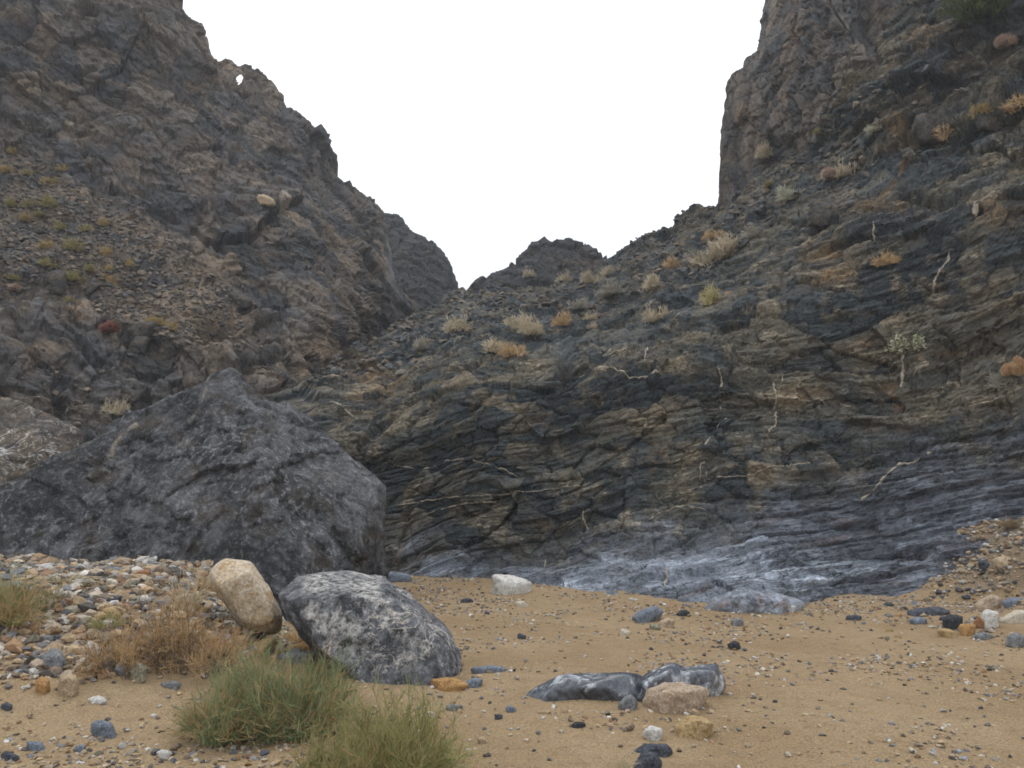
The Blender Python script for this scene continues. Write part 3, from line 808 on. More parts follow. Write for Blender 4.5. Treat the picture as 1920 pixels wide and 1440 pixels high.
c = m.mix(m.attr('pale'), c, (.42, .37, .30))
c = m.value(c, m.math('MULTIPLY', m.step(f, .25, .75, .65, 1.35), m.step(h, .3, .7, .7, 1.3)))
m.color(c); b = m.bump(f, .22, 1.0); b = m.bump(g, .10, 1.0, b); b = m.bump(h, .015, .8, b); m.normal(b)
M_BIG = m.m
pu, pv = project(V)
def poly_mask(pu, pv, pts, w):
    out = np.zeros_like(pu); pts = np.array(pts, float)
    for a, b in zip(pts[:-1], pts[1:]):
        ab = b - a; t = np.clip(((pu - a[0]) * ab[0] + (pv - a[1]) * ab[1]) / (ab @ ab), 0, 1)
        d = np.hypot(pu - a[0] - t * ab[0], pv - a[1] - t * ab[1]); out = np.maximum(out, 1 - sstep(w * .4, w, d))
    return out
pale = np.clip(.6 + 1.5 * perlin(V * 4.0, 77), 0, 1) * np.maximum(poly_mask(pu, pv, [(390, 708), (384, 735), (374, 765), (355, 790)], 3.5) * .6, poly_mask(pu, pv, [(255, 795), (225, 818), (212, 840), (208, 862)], 6.0))
me = mesh_from('boulder', V - cen, Fc, True, M_BIG, {'pale': pale})
tag(link('boulder', me, loc=tuple(cen)), 'huge dark grey pyramid shaped boulder standing behind the left gravel bank', 'boulder')

# --- boulder at the left edge
pts = [at(*q) for q in [(-40, 735, 17), (0, 741, 17), (85, 766, 17), (158, 806, 17.2), (160, 830, 17.4), (120, 860, 16.6), (0, 880, 15.6), (-120, 760, 16.6), (-260, 860, 16), (-200, 1120, 14.6), (60, 1120, 15.2), (150, 1080, 17), (-100, 800, 19.5), (120, 840, 19.5), (-150, 1100, 19.5), (100, 1100, 19.5)]]
V, Fc, cen = hull_rock(pts, 6, 60, .02, 6, 2, .04)
M_EDGE = rock_mat('pale streaked boulder rock', ((.075, .07, .066), (.15, .12, .09), (.20, .14, .085)), (.55, .53, .50), scale=.6, bump=.06)
tag(link('boulder', mesh_from('boulder', V - cen, Fc, True, M_EDGE), loc=tuple(cen)), 'brown and pale streaked boulder at the left edge behind the pyramid boulder', 'boulder')

def outline_rock(outline, Y, thick, sub=5, sharp=14, amp=.03, freq=4, seed=0, facet=.03, bury=.08):
    r = random.Random(seed * 13 + len(outline))
    o = np.array(outline, float); c = o.mean(0)
    pts = [at(x, y, Y) for x, y in o]
    for j, q in enumerate(o):
        if j % 2 == 0: k = r.uniform(.5, .8); pts.append(at(*(c + (q - c) * k), Y - r.uniform(.3, .5) * thick))
        else: k = r.uniform(.3, .85); pts.append(at(*(c + (q - c) * k), Y + r.uniform(.35, .6) * thick))
    low = o[o[:, 1] > c[1] + .35 * (o[:, 1].max() - c[1])]
    pts += [at(x, y, Y) - np.array([0, 0, bury]) for x, y in low]
    pts += [at(*(c + (q - c) * .7), Y - .42 * thick) - np.array([0, 0, bury]) for q in low]
    return hull_rock(pts, sub, sharp, amp, freq, seed, facet)

M_TANB = rock_mat('cream and ochre rock', ((.50, .385, .245), (.62, .53, .42), (.46, .29, .12)), scale=2.0, bump=.02)
V, Fc, cen = outline_rock([(388, 1066), (418, 1044), (470, 1049), (492, 1078), (506, 1112), (533, 1150), (530, 1172), (502, 1180), (455, 1166), (415, 1130), (394, 1095)], 8.75, .8, 5, 30, .03, 5, 3, .035)
tag(link('boulder', mesh_from('boulder', V - cen, Fc, True, M_TANB), loc=tuple(cen)), 'cream and ochre boulder leaning upright beside the veined grey boulder', 'boulder')

M_VEINED = rock_mat('veined grey limestone', ((.055, .058, .064), (.17, .176, .19), (.085, .085, .09)), (.50, .46, .41), scale=.9, speck=(.33, .33, .33), bump=.025, pale=(.42, .405, .375))
V, Fc, cen = hull_rock([at(*q) for q in [(514, 1112, 8.5), (560, 1077, 8.9), (650, 1068, 9.1), (718, 1079, 9.1), (752, 1100, 9.0), (800, 1148, 8.7), (850, 1184, 8.5), (864, 1232, 8.3), (866, 1290, 8.2),
    (545, 1128, 8.1), (640, 1112, 7.85), (740, 1128, 7.85), (822, 1196, 7.8), (600, 1215, 7.75), (700, 1300, 7.55), (800, 1300, 7.55), (845, 1290, 7.75), (640, 1250, 7.7), (556, 1180, 8.2), (600, 1150, 9.4), (800, 1250, 9.4), (850, 1290, 9.2), (640, 1300, 9.2)]], 6, 110, .02, 5, 4, .045)
pu, pv = project(V)
pale = np.clip(.55 + 1.3 * perlin(V * 3.0, 78), 0, 1) * np.maximum.reduce([poly_mask(pu, pv, [(585, 1092), (640, 1088), (690, 1084), (692, 1112)], 30), poly_mask(pu, pv, [(585, 1145), (615, 1170), (660, 1180)], 26),
    poly_mask(pu, pv, [(725, 1140), (722, 1165)], 14), poly_mask(pu, pv, [(640, 1215), (720, 1210), (790, 1225)], 34) * .5])
veined = tag(link('boulder', mesh_from('boulder', V - cen, Fc, True, M_VEINED, {'pale': pale}), loc=tuple(cen)), 'grey boulder laced with white veins in front of the pyramid boulder', 'boulder')

M_WET = rock_mat('polished blue black rock with painted sheen', ((.036, .041, .050), (.10, .113, .135), (.52, .55, .59)), None, rough=.2, spec=.8, scale=1.3, bump=.004)  # the pale third tone paints wet sky reflections into the rock colour
parts = []; off = 0; Vs, Fs = [], []
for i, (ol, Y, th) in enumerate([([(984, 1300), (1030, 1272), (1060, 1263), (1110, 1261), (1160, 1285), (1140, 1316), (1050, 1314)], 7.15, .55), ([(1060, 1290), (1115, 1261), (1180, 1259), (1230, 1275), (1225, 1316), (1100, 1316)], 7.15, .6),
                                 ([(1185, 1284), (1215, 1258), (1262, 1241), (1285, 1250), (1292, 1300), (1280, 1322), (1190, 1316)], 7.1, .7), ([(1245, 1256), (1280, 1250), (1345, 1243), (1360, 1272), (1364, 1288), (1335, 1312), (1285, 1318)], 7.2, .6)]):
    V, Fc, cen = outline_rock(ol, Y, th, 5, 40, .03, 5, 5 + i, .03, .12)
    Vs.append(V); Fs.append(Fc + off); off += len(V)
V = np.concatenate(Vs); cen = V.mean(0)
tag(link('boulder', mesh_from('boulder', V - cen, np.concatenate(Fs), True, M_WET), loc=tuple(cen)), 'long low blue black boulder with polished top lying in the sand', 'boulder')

PAL = {
 'tan': ((.36, .265, .165), (.46, .36, .24)), 'ochre': ((.36, .245, .11), (.44, .33, .18)), 'orange': ((.36, .195, .075), (.44, .27, .115)), 'cream': ((.48, .42, .32), (.58, .53, .44)), 'white': ((.50, .48, .44), (.64, .62, .58)),
 'grey': ((.15, .155, .16), (.25, .255, .26)), 'blue': ((.13, .15, .18), (.22, .25, .30)), 'slate': ((.05, .055, .065), (.10, .11, .13)), 'black': ((.03, .032, .036), (.06, .062, .07)), 'pink': ((.37, .275, .19), (.46, .365, .27)),
 'rust': ((.24, .11, .05), (.34, .18, .09)), 'olive': ((.21, .20, .14), (.31, .29, .21)), 'brown': ((.17, .12, .085), (.25, .19, .135))}
STONE = {k: rock_mat(k + ' stone', v + ((v[0][0] * .7, v[0][1] * .7, v[0][2] * .7),), scale=4.0, bump=.01) for k, v in PAL.items()}

def ground_stone(cx, cy, w, h, col, label, seed, name='stone', flat=1.0, facet=.09, sub=4, sharp=40, Y=None, group=None, cat='stone'):
    """a stone whose outline in the photograph is about w x h pixels round (cx, cy), lying on the ground under it"""
    r = random.Random(seed)
    if Y is None:
        Y = hit_ground(cx, cy + h * .5)[1]; Y += .46 * w / F * Y * flat
    ang = sorted(r.uniform(-.38, .38) + i * math.tau / 7 for i in range(7))
    rt = r.uniform(-.45, .45) * (1 if h > .4 * w else .2); cr, sr = math.cos(rt), math.sin(rt)
    ol = [(cx + w * .53 * math.cos(a) * r.uniform(.9, 1.14), cy + h * .53 * math.sin(a) * r.uniform(.9, 1.14)) for a in ang]
    ol = [(cx + (a - cx) * cr - (b - cy) * sr, cy + (a - cx) * sr + (b - cy) * cr) for a, b in ol]
    wid = w / F * Y
    V, Fc, cen = outline_rock(ol, Y, wid * .9 * flat, sub, sharp, .03, 5, seed % 50, facet, wid * .2)
    o = link(name, mesh_from(name, V - cen, Fc, True, STONE[col] if isinstance(col, str) else col), loc=tuple(cen))
    return tag(o, label, cat, group)

HERO = [
 (1268, 1309, 132, 62, 'pink', 'pinkish tan rounded rock in front of the low blue black boulder'),
 (1300, 1364, 78, 46, 'ochre', 'yellow ochre angular rock in the sand below the pinkish tan rock'),
 (1225, 1376, 42, 30, 'white', 'white crumbly stone left of the yellow ochre rock'),
 (1226, 1407, 76, 30, 'slate', 'flat dark slate stone just below the white crumbly stone'),
 (1214, 1433, 60, 44, 'slate', 'dark blue slate block cut by the bottom edge of the photo'),
 (1178, 1318, 38, 30, 'grey', 'small pale grey stone beside the front of the low blue black boulder'),
 (1303, 1337, 18, 18, 'tan', 'small tan pebble tucked under the pinkish tan rock'),
 (845, 1284, 76, 28, 'orange', 'bright orange stone at the right foot of the veined boulder'),
 (890, 1281, 38, 20, 'blue', 'small domed blue grey stone right of the bright orange stone'),
 (915, 1255, 70, 14, 'blue', 'thin flat blue grey stone half sunk in sand right of the veined boulder'),
 (1215, 1153, 64, 30, 'blue', 'blue grey slab half buried at a slant near the foot of the wall'),
 (1281, 1150, 26, 13, 'black', 'small black oval stone right of the slanted half buried slab'),
 (1250, 1168, 32, 18, 'pink', 'small pinkish stone below the slanted half buried slab'),
 (1228, 1176, 24, 12, 'olive', 'little olive stone touching the small pinkish stone'),
 (1172, 1185, 22, 12, 'cream', 'little cream stone lying alone left of the olive stone'),
 (957, 1096, 80, 40, 'white', 'white topped grey block against the foot of the dryfall'),
 (1376, 1211, 28, 18, 'black', 'black stone with an orange fleck behind the low blue black boulder'),
 (1382, 1167, 26, 15, 'grey', 'grey stone on the sand below the wet rock ledge'),
 (742, 1082, 62, 20, 'blue', 'flat blue grey stone behind the top of the veined boulder'),
 (875, 1126, 26, 9, 'slate', 'thin slate stone below the white topped block'),
 (978, 1133, 28, 12, 'cream', 'cream stone on the sand in front of the white topped block'),
 (1787, 1166, 38, 32, 'black', 'black pointed stone in the cluster on the right bank'),
 (1776, 1188, 42, 18, 'ochre', 'yellow brown stone at the left front of the right bank cluster'),
 (1812, 1180, 36, 26, 'orange', 'orange brown stone in the middle of the right bank cluster'),
 (1836, 1167, 22, 24, 'rust', 'rust coloured stone touching the white pointed stone'),
 (1856, 1160, 38, 40, 'white', 'white pointed stone standing in the right bank cluster'),
 (1853, 1131, 56, 30, 'pink', 'big pinkish boulder sunk in gravel behind the white pointed stone'),
 (1904, 1157, 58, 26, 'cream', 'cream flat stone at the right edge of the bank'),
 (1902, 1128, 46, 18, 'blue', 'blue grey slab behind the cream flat stone'),
 (1904, 1200, 36, 30, 'grey', 'grey stone below the cream flat stone at the right edge'),
 (1842, 1193, 36, 14, 'grey', 'low grey stone in front of the white pointed stone'),
 (1742, 1147, 90, 18, 'slate', 'long flat slate stone half sunk in sand left of the black pointed stone'),
 (1722, 1164, 36, 14, 'blue', 'blue grey stone chip below the long flat slate stone'),
 (1850, 1059, 36, 24, 'slate', 'dark slate stone lying high on the right gravel bank'),
 (1768, 1040, 24, 22, 'grey', 'grey angular stone where the right bank meets the slab'),
 (1790, 1035, 30, 22, 'ochre', 'knobbly ochre stone on top of the right bank edge'),
 (1893, 1050, 60, 24, 'tan', 'tan boulder sunk in gravel high on the right bank'),
 (1480, 1140, 24, 14, 'white', 'pale stone at the right end of the wet rock ledge'),
 (1600, 1158, 34, 12, 'slate', 'thin slate stone alone on the sand below the gravel edge'),
 (78, 1134, 60, 36, 'cream', 'large cream angular stone beside the shrub at the left edge'),
 (139, 1136, 36, 18, 'ochre', 'two toned ochre stone right of the large cream stone'),
 (208, 1151, 36, 26, 'ochre', 'square ochre stone high on the left bank by the dry shrub'),
 (172, 1222, 40, 40, 'white', 'whitish angular stone midway down the left bank'),
 (100, 1238, 50, 46, 'grey', 'grey blocky stone left of the whitish angular stone'),
 (128, 1286, 44, 48, 'tan', 'tall tan stone leaning at the foot of the left bank'),
 (80, 1285, 30, 38, 'orange', 'orange wedge stone left of the tall tan stone'),
 (257, 1262, 38, 40, 'olive', 'olive tan upright stone below the dry brown shrub'),
 (200, 1200, 36, 34, 'olive', 'olive stone next to the whitish angular stone by the dry shrub'),
 (350, 1252, 46, 14, 'pink', 'thin pinkish slab under the right side of the dry brown shrub'),
 (318, 1285, 44, 16, 'grey', 'flat grey stone on sand below the dry brown shrub'),
 (196, 1368, 54, 36, 'blue', 'blue grey triangular stone alone on the sandy strip at lower left'),
 (182, 1313, 38, 18, 'white', 'white flat stone at the foot of the left bank'),
 (13, 1326, 24, 18, 'slate', 'dark slate stone at the left edge below the bank'),
 (110, 1199, 26, 16, 'slate', 'round dark blue stone on the left bank above the grey blocky stone'),
 (145, 1206, 38, 14, 'grey', 'long thin grey stone pointing at the whitish angular stone'),
 (96, 1171, 26, 16, 'white', 'white stone below the large cream stone'),
 (66, 1243, 24, 18, 'cream', 'cream stone left of the grey blocky stone'),
 (105, 1218, 34, 10, 'tan', 'thin tan slab above the grey blocky stone'),
 (238, 1073, 28, 16, 'ochre', 'ochre stone on the crest of the left bank'),
 (272, 1076, 26, 18, 'rust', 'rust coloured stone on the crest of the left bank'),
 (304, 1074, 36, 24, 'brown', 'brown stone on the crest of the left bank by the dry stalks'),
 (210, 1092, 24, 14, 'cream', 'cream stone just below the crest of the left bank'),
 (215, 1124, 34, 16, 'slate', 'dark stone on the left bank above the square ochre stone'),
 (272, 1125, 24, 20, 'white', 'white stone on the left bank left of the dry shrub top'),
 (492, 1212, 56, 30, 'ochre', 'yellow domed stone behind the green shrub'),
 (582, 1214, 60, 20, 'orange', 'orange tan flat stone under the left end of the veined boulder'),
 (556, 1231, 80, 30, 'grey', 'grey slab behind the green shrub right of the yellow domed stone'),
 (475, 1190, 46, 18, 'slate', 'dark grey stone under the cream and ochre boulder'),
 (905, 1388, 22, 14, 'tan', 'tan pebble on the sand right of the olive shrub'),
 (850, 1327, 36, 14, 'grey', 'grey white chip of stone right of the green shrubs'),
 (460, 1357, 34, 16, 'slate', 'dark stone at the front foot of the green shrub'),
 (585, 1387, 20, 14, 'cream', 'small cream stone between the two green shrubs'),
 (958, 1330, 22, 14, 'blue', 'small blue grey stone left front of the low blue black boulder'),
 (1021, 1335, 26, 8, 'tan', 'thin tan pebble below the low blue black boulder'),
 (1084, 1359, 28, 14, 'black', 'black stone on the sand below the low blue black boulder'),
 (1178, 1367, 22, 12, 'brown', 'brown stone left of the white crumbly stone'),
 (935, 1344, 18, 12, 'slate', 'dark pebble left of the thin tan pebble'),
 (978, 1193, 18, 12, 'slate', 'dark pebble alone on open sand right of the veined boulder'),
 (20, 1420, 40, 20, 'slate', 'dark slate stone at the lower left corner'),
 (68, 1400, 46, 20, 'blue', 'blue grey stone on the gravel at the lower left corner'),
 (150, 1405, 26, 18, 'blue', 'blue stone in the gravel strip below the triangular stone'),
 (308, 1412, 28, 14, 'white', 'pale stone in the gravel strip at bottom left'),
]
for i, (cx, cy, w, h, col, lab) in enumerate(HERO):
    ground_stone(cx, cy, w, h, col, lab, 100 + i, 'boulder' if w > 100 else 'stone', flat=.55 if h < .35 * w else 1.0, sub=5 if w > 70 else 4, facet=.07)

# the wet ledge that rises out of the sand
M_LEDGE = rock_mat('wet ledge rock', ((.13, .145, .175), (.33, .365, .42), (.20, .14, .12)), None, rough=.5, spec=.5, scale=1.0, bump=.03)
V, Fc, cen = outline_rock([(1318, 1141), (1345, 1118), (1380, 1106), (1440, 1107), (1490, 1120), (1510, 1130), (1490, 1150), (1400, 1158), (1330, 1152)], 13.0, 1.0, 5, 60, .03, 6, 21, .09, .3)
tag(link('rock_ledge', mesh_from('rock_ledge', V - cen, Fc, True, M_LEDGE), loc=tuple(cen)), 'low blue grey rock ledge with a reddish streak rising from the sand by the slab', 'rock ledge')

# loose blocks on the slopes
def slope_stone(px, py, w, h, col, lab, seed, mat=None):
    p, n = spot(px, py + h * .3, ROCKS)
    return ground_stone(px, py, w, h, mat or col, lab, seed, 'boulder', Y=p[1] + .12, facet=.16, sub=4, sharp=90, cat='boulder')
M_LOOSE = rock_mat('loose grey block', ((.06, .061, .062), (.115, .10, .082), (.15, .105, .065)), scale=1.2, bump=.04)
for i, q in enumerate([
 (498, 373, 36, 16, 'tan', 'small tan boulder perched on the left cliff', None), (1545, 398, 62, 44, 'grey', 'grey slab boulder propped on the right slope below the tower', M_LOOSE),
 (1742, 238, 66, 50, 'brown', 'brown block standing beside the orange bush high on the right', M_LOOSE), (1856, 215, 60, 56, 'grey', 'rounded grey boulder below the straw bush at the right edge', M_LOOSE),


 (265, 618, 60, 30, 'grey', 'dark flat boulder on the left scree above the pyramid boulder', M_LOOSE), (262, 645, 46, 28, 'grey', 'dark boulder under the flat boulder on the left scree', M_LOOSE), (105, 528, 46, 44, 'grey', 'squared dark block at the foot of the left scree', M_LOOSE),
 (72, 428, 26, 14, 'grey', 'small grey block among bushes on the left scree', M_LOOSE), (173, 538, 34, 16, 'grey', 'dark block beside the pale streak on the left scree', M_LOOSE), (450, 560, 50, 22, 'brown', 'brown block on the left cliff above the cave', M_LOOSE)]):
    slope_stone(*q[:6], 400 + i, q[6])

# ------------------------------------------------------------------ small stones: 200 countable ones, the rest gravel
tmpl = []
for k in range(10):
    r = random.Random(900 + k)
    pts = [np.array([math.cos(a) * r.uniform(.75, 1.1), math.sin(a) * r.uniform(.55, .95), r.uniform(-.5, .5)]) for a in [i * math.tau / 6 + r.uniform(-.4, .4) for i in range(6)]] + \
          [np.array([r.uniform(-.5, .5), r.uniform(-.4, .4), s * r.uniform(.45, .75)]) for s in (-1, 1, 1)]
    V, Fc, cen = hull_rock(pts, 3, 40, .04, 5, 60 + k, .09)
    tmpl.append((V - cen, Fc))
small_mesh = {}
WORD = {'tan': 'tan', 'ochre': 'ochre', 'orange': 'orange', 'cream': 'cream', 'white': 'white', 'grey': 'grey', 'blue': 'blue grey', 'slate': 'dark slate', 'pink': 'pinkish', 'rust': 'rusty', 'olive': 'olive', 'brown': 'brown'}
import re
HEADS = [(h[0], h[1], re.split(r' (?:in|below|left of|on|beside|at|half|with|under|where|just|cut|lying|tucked|touching|right|near|alone|standing|sunk|behind|leaning|midway|high|between|by|pointing|above|stone on|against) ', h[5])[0]) for h in HERO]
HEADS = [h for h in HEADS if sum(k[2] == h[2] for k in HEADS) == 1]
HEADS += [(690, 1180, 'veined grey boulder'), (460, 1110, 'cream and ochre boulder'), (1180, 1285, 'low blue black boulder'), (318, 1200, 'dry brown shrub'), (515, 1290, 'blue green shrub'), (725, 1380, 'olive green shrub')]
USED = set()
def near_label(px, py, word, zone):
    for hx, hy, nm in sorted(HEADS, key=lambda h: (h[0] - px) ** 2 + (h[1] - py) ** 2)[:6]:
        dx, dy = px - hx, py - hy
        d = ('right of' if dx > 0 else 'left of') if abs(dx) > abs(dy) else ('below' if dy > 0 else 'above')
        far = 'just ' if math.hypot(dx, dy) < 55 and len(nm.split()) < 8 else ''
        for lab in ('small %s stone %s%s the %s' % (word, far, d, nm),):
            if lab not in USED and len(lab.split()) <= 15:
                USED.add(lab); return lab
    return ZW[zone][0] % word
ZW = {'left': ('small %s stone among the gravel of the left bank', 'stones on the left bank'), 'right': ('small %s stone among the gravel of the right bank', 'stones on the right bank'),
      'mid': ('small %s stone scattered on the open sand', 'stones on the open sand'), 'front': ('small %s stone in the gravel strip at bottom left', 'stones in the front gravel strip')}
def small_stone(px, py, size_px, zone, r):
    p = hit_ground(px, py)
    col = r.choice(['tan', 'tan', 'cream', 'grey', 'grey', 'grey', 'blue', 'slate', 'slate', 'ochre', 'orange', 'white', 'pink', 'olive', 'brown', 'rust'] if zone != 'mid' else ['tan', 'grey', 'grey', 'slate', 'blue', 'cream', 'white', 'brown', 'tan'])
    k = r.randrange(10)
    if (k, col) not in small_mesh: small_mesh[(k, col)] = mesh_from('stone', tmpl[k][0], tmpl[k][1], True, STONE[col])
    o = bpy.data.objects.new('stone', small_mesh[(k, col)]); COL.objects.link(o)
    s = size_px / F * p[1] * .5
    o.scale = (s, s * r.uniform(.7, 1), s * r.uniform(.6, 1.0))
    o.rotation_euler = (r.uniform(-.3, .3), r.uniform(-.3, .3), r.uniform(0, 6.28))
    o.location = (p[0], p[1], p[2] + s * .2)
    tag(o, near_label(px, py, WORD[col], zone), 'stone', ZW[zone][1])
r = random.Random(5)
for _ in range(95):
    px = r.uniform(0, 400); py = r.uniform(1090 + (40 if px < 60 else 0), 1275); small_stone(px, py, r.uniform(14, 30), 'left', r)
for _ in range(50):
    px = r.uniform(1640, 1920); py = r.uniform(max(1000, 1105 - (px - 1640) * .5), 1200); small_stone(px, py, r.uniform(11, 22), 'right', r)
for _ in range(70):
    px = r.uniform(780, 1900); py = r.choice([r.uniform(1110, 1220), r.uniform(1300, 1430)]); small_stone(px, py, r.uniform(8, 17), 'mid', r)
for _ in range(45):
    px = r.uniform(0, 640); py = r.uniform(1380, 1440); small_stone(px, py, r.uniform(13, 26), 'front', r)

M_GRAVEL = (lambda m: (m.color(m.value(m.attr('tint', 'Color'), m.step(m.noise(40, 4, .7), .3, .7, .7, 1.3))), m.normal(m.bump(m.noise(60, 3), .006)), m.m)[-1])(Mat('gravel stones', .92, .2))
PALARR = np.array([PAL[k][0] for k in PAL] + [PAL[k][1] for k in PAL]) 
def stone_cloud(name, P, S, cols, mat, flat=.6, parent=None):
    n = len(P)
    D, Fc = ico(1)
    nv = len(D)
    J = 1 + .75 * (RNG.random((n, nv)) - .5)
    Vv = D[None] * J[..., None]
    Vv = Vv * np.stack([np.ones(n), .6 + .4 * RNG.random(n), flat * (.6 + .6 * RNG.random(n))], 1)[:, None]
    a = RNG.random(n) * math.tau; ca, sa = np.cos(a)[:, None], np.sin(a)[:, None]
    b = RNG.normal(size=n) * .35; cb, sb = np.cos(b)[:, None], np.sin(b)[:, None]
    x, y, z = Vv[..., 0], Vv[..., 1], Vv[..., 2]
    x, z = x * cb - z * sb, x * sb + z * cb
    x, y = x * ca - y * sa, x * sa + y * ca
    Vv = np.stack([x, y, z], -1) * S[:, None, None] + P[:, None]
    Fa = (Fc[None] + (np.arange(n) * nv)[:, None, None]).reshape(-1, 3)
    me = mesh_from(name, Vv, Fa, False, mat, None, np.repeat(cols, nv, 0))
    return tag(link(name, me, parent), kind='stuff')

def gravel():
    n = 98000
    x = RNG.uniform(-9.5, 10.5, n); y = 4.2 + 14 * RNG.random(n) ** 1.6
    g = ground_z(x, y); p = np.stack([x, y, np.zeros(n)], -1)
    bank = sstep(.04, .22, g)
    front = sstep(.1, .3, perlin(p * .9, 81) * .6 + .8 * (1 - sstep(5.5, 6.1, y)) * (1 - sstep(-1.4, -.6, x)))
    patch = sstep(-.1, .4, perlin(p * .55, 82)) * .55
    edge = np.exp(-((y - 13.4) / 1.3) ** 2) * sstep(2.5, 5, x) * .7
    dens = np.clip(.06 + .94 * bank + .75 * front + patch + edge, 0, 1)
    strip = (1 - bank) * sstep(6.1, 6.6, y) * (1 - sstep(7.0, 7.6, y)) * (1 - sstep(-3.0, -2.2, x))
    dens = dens * (1 - .8 * strip)
    keep = RNG.random(n) < dens * np.where(bank > .5, .9, .5)
    x, y, bank = x[keep], y[keep], bank[keep]
    lb = bank * (x < 0)
    S = (.008 + .016 * RNG.random(len(x)) ** 2 + bank * .03 * RNG.random(len(x)) ** 2 + lb * .055 * RNG.random(len(x)) ** 3 + .004) * (.75 + .05 * y)
    z = ground_fine(x, y) + S * .2
    pick = RNG.choice(len(PALARR), len(x), p=None)
    c = PALARR[pick] * (.7 + .4 * RNG.random((len(x), 1)))
    c = (.75 * c + .25 * c.mean(1, keepdims=True)) * .84 + .16 * np.array([.30, .235, .155])
    c = np.where((RNG.random(len(x)) < .18)[:, None], np.array([.34, .25, .155]) * (.8 + .5 * RNG.random((len(x), 1))), c)
    stone_cloud('gravel', np.stack([x, y, z], -1), S, c, M_GRAVEL)
gravel()

def scree(ms, mask, n, smin, smax, cols):
    w = (mask[:-ms.nf] * ms.P[:-ms.nf, :, 1] ** 0).ravel().copy()
    inframe = ((ms.pu > -20) & (ms.pu < 1940) & (ms.pv > -20))[:-ms.nf].ravel()
    w = w * inframe; w /= w.sum()
    idx = RNG.choice(len(w), n, p=w)
    P = ms.P[:-ms.nf].reshape(-1, 3)[idx]
    S = smin + (smax - smin) * RNG.random(n) ** 4
    c = np.array(cols)[RNG.integers(0, len(cols), n)] * (.75 + .5 * RNG.random((n, 1)))
    stone_cloud('scree', P + np.array([0, 0, .2])[None] * S[:, None], S, c, M_GRAVEL)
scree(left, left.z['talus'] + .015, 9000, .02, .17, [(.13, .115, .10), (.17, .145, .12), (.10, .10, .10), (.21, .17, .13)])
scree(wall, np.clip(wall.z['hill'] - .2, 0, 1) * (wall.V > 150), 7000, .02, .2, [(.10, .10, .10), (.15, .13, .11), (.08, .085, .09), (.19, .155, .115)])

# ------------------------------------------------------------------ plants
def tubes(paths, radii, sides=3):
    """paths (n,k,3), radii (n,k) -> verts, quads"""
    n, k, _ = paths.shape
    T = np.gradient(paths, axis=1); T /= np.linalg.norm(T, axis=-1, keepdims=True) + 1e-9
    ref = np.where(np.abs(T[..., 2:3]) > .9, np.array([1., 0, 0]), np.array([0, 0, 1.]))
    A = np.cross(T, ref); A /= np.linalg.norm(A, axis=-1, keepdims=True) + 1e-9
    B = np.cross(T, A)
    ang = np.arange(sides) * math.tau / sides
    V = paths[:, :, None] + radii[:, :, None, None] * (A[:, :, None] * np.cos(ang)[None, None, :, None] + B[:, :, None] * np.sin(ang)[None, None, :, None])
    i = np.arange(n * k * sides).reshape(n, k, sides)
    a = i[:, :-1]; b = i[:, 1:]
    Q = np.stack([a, np.roll(a, -1, 2), np.roll(b, -1, 2), b], -1).reshape(-1, 4)
    return V.reshape(-1, 3), Q

def strands(n, rng, rx, ry, h, rad, k=5, spread=1.0, droop=.25, base=.25, wig=.08, lean=(0, 0), minlen=.55):
    """thin stems rising from a clump into a dome of half-widths rx, ry and height h"""
    a = rng.random(n) * math.tau; q = np.sqrt(rng.random(n))
    root = np.stack([np.cos(a) * q * rx * base, np.sin(a) * q * ry * base, np.zeros(n)], 1)
    th = np.arccos(1 - rng.random(n) * spread)                      # angle from the vertical
    a2 = a + rng.normal(size=n) * .5
    ln = minlen + (1 - minlen) * rng.random(n) ** .6
    tip = np.stack([np.sin(th) * np.cos(a2) * rx * ln + lean[0], np.sin(th) * np.sin(a2) * ry * ln + lean[1], np.maximum(np.cos(th), .06) * h * ln], 1)
    t = np.linspace(0, 1, k)[None, :, None]
    P = root[:, None] + (tip - root)[:, None] * t
    P[..., 2] += droop * h * (t[..., 0] - t[..., 0] ** 2) * np.sin(th)[:, None] * 1.6
    P += wig * h * (rng.random((n, k, 3)) - .5) * t
    R = rad * (1.1 - .8 * np.linspace(0, 1, k))[None] * (.7 + .6 * rng.random((n, 1)))
    return P, R

def twigs(P, rng, per, ln, rad, k=4, up=.5):
    """side twigs along given stems"""
    n, kk, _ = P.shape
    idx = np.repeat(np.arange(n), per); m_ = len(idx)
    f = rng.uniform(.35, 1.0, m_) * (kk - 1); i0 = np.minimum(f.astype(int), kk - 2); fr = (f - i0)[:, None]
    s = P[idx, i0] * (1 - fr) + P[idx, i0 + 1] * fr
    d = P[idx, i0 + 1] - P[idx, i0]; d /= np.linalg.norm(d, axis=1, keepdims=True) + 1e-9
    d = d + rng.normal(size=(m_, 3)) * .55; d[:, 2] += up * .5
    d /= np.linalg.norm(d, axis=1, keepdims=True)
    t = np.linspace(0, 1, k)[None, :, None]
    L = (ln * (.4 + .8 * rng.random(m_)))[:, None, None]
    Q = s[:, None] + d[:, None] * L * t + rng.normal(size=(m_, k, 3)) * ln * .06 * t
    Q[..., 2] += up * .25 * ln * t[..., 0] ** 2
    R = np.broadcast_to(rad * (1.0 - .7 * np.linspace(0, 1, k))[None], (m_, k)) * (.7 + .6 * rng.random((m_, 1)))
    return Q, R

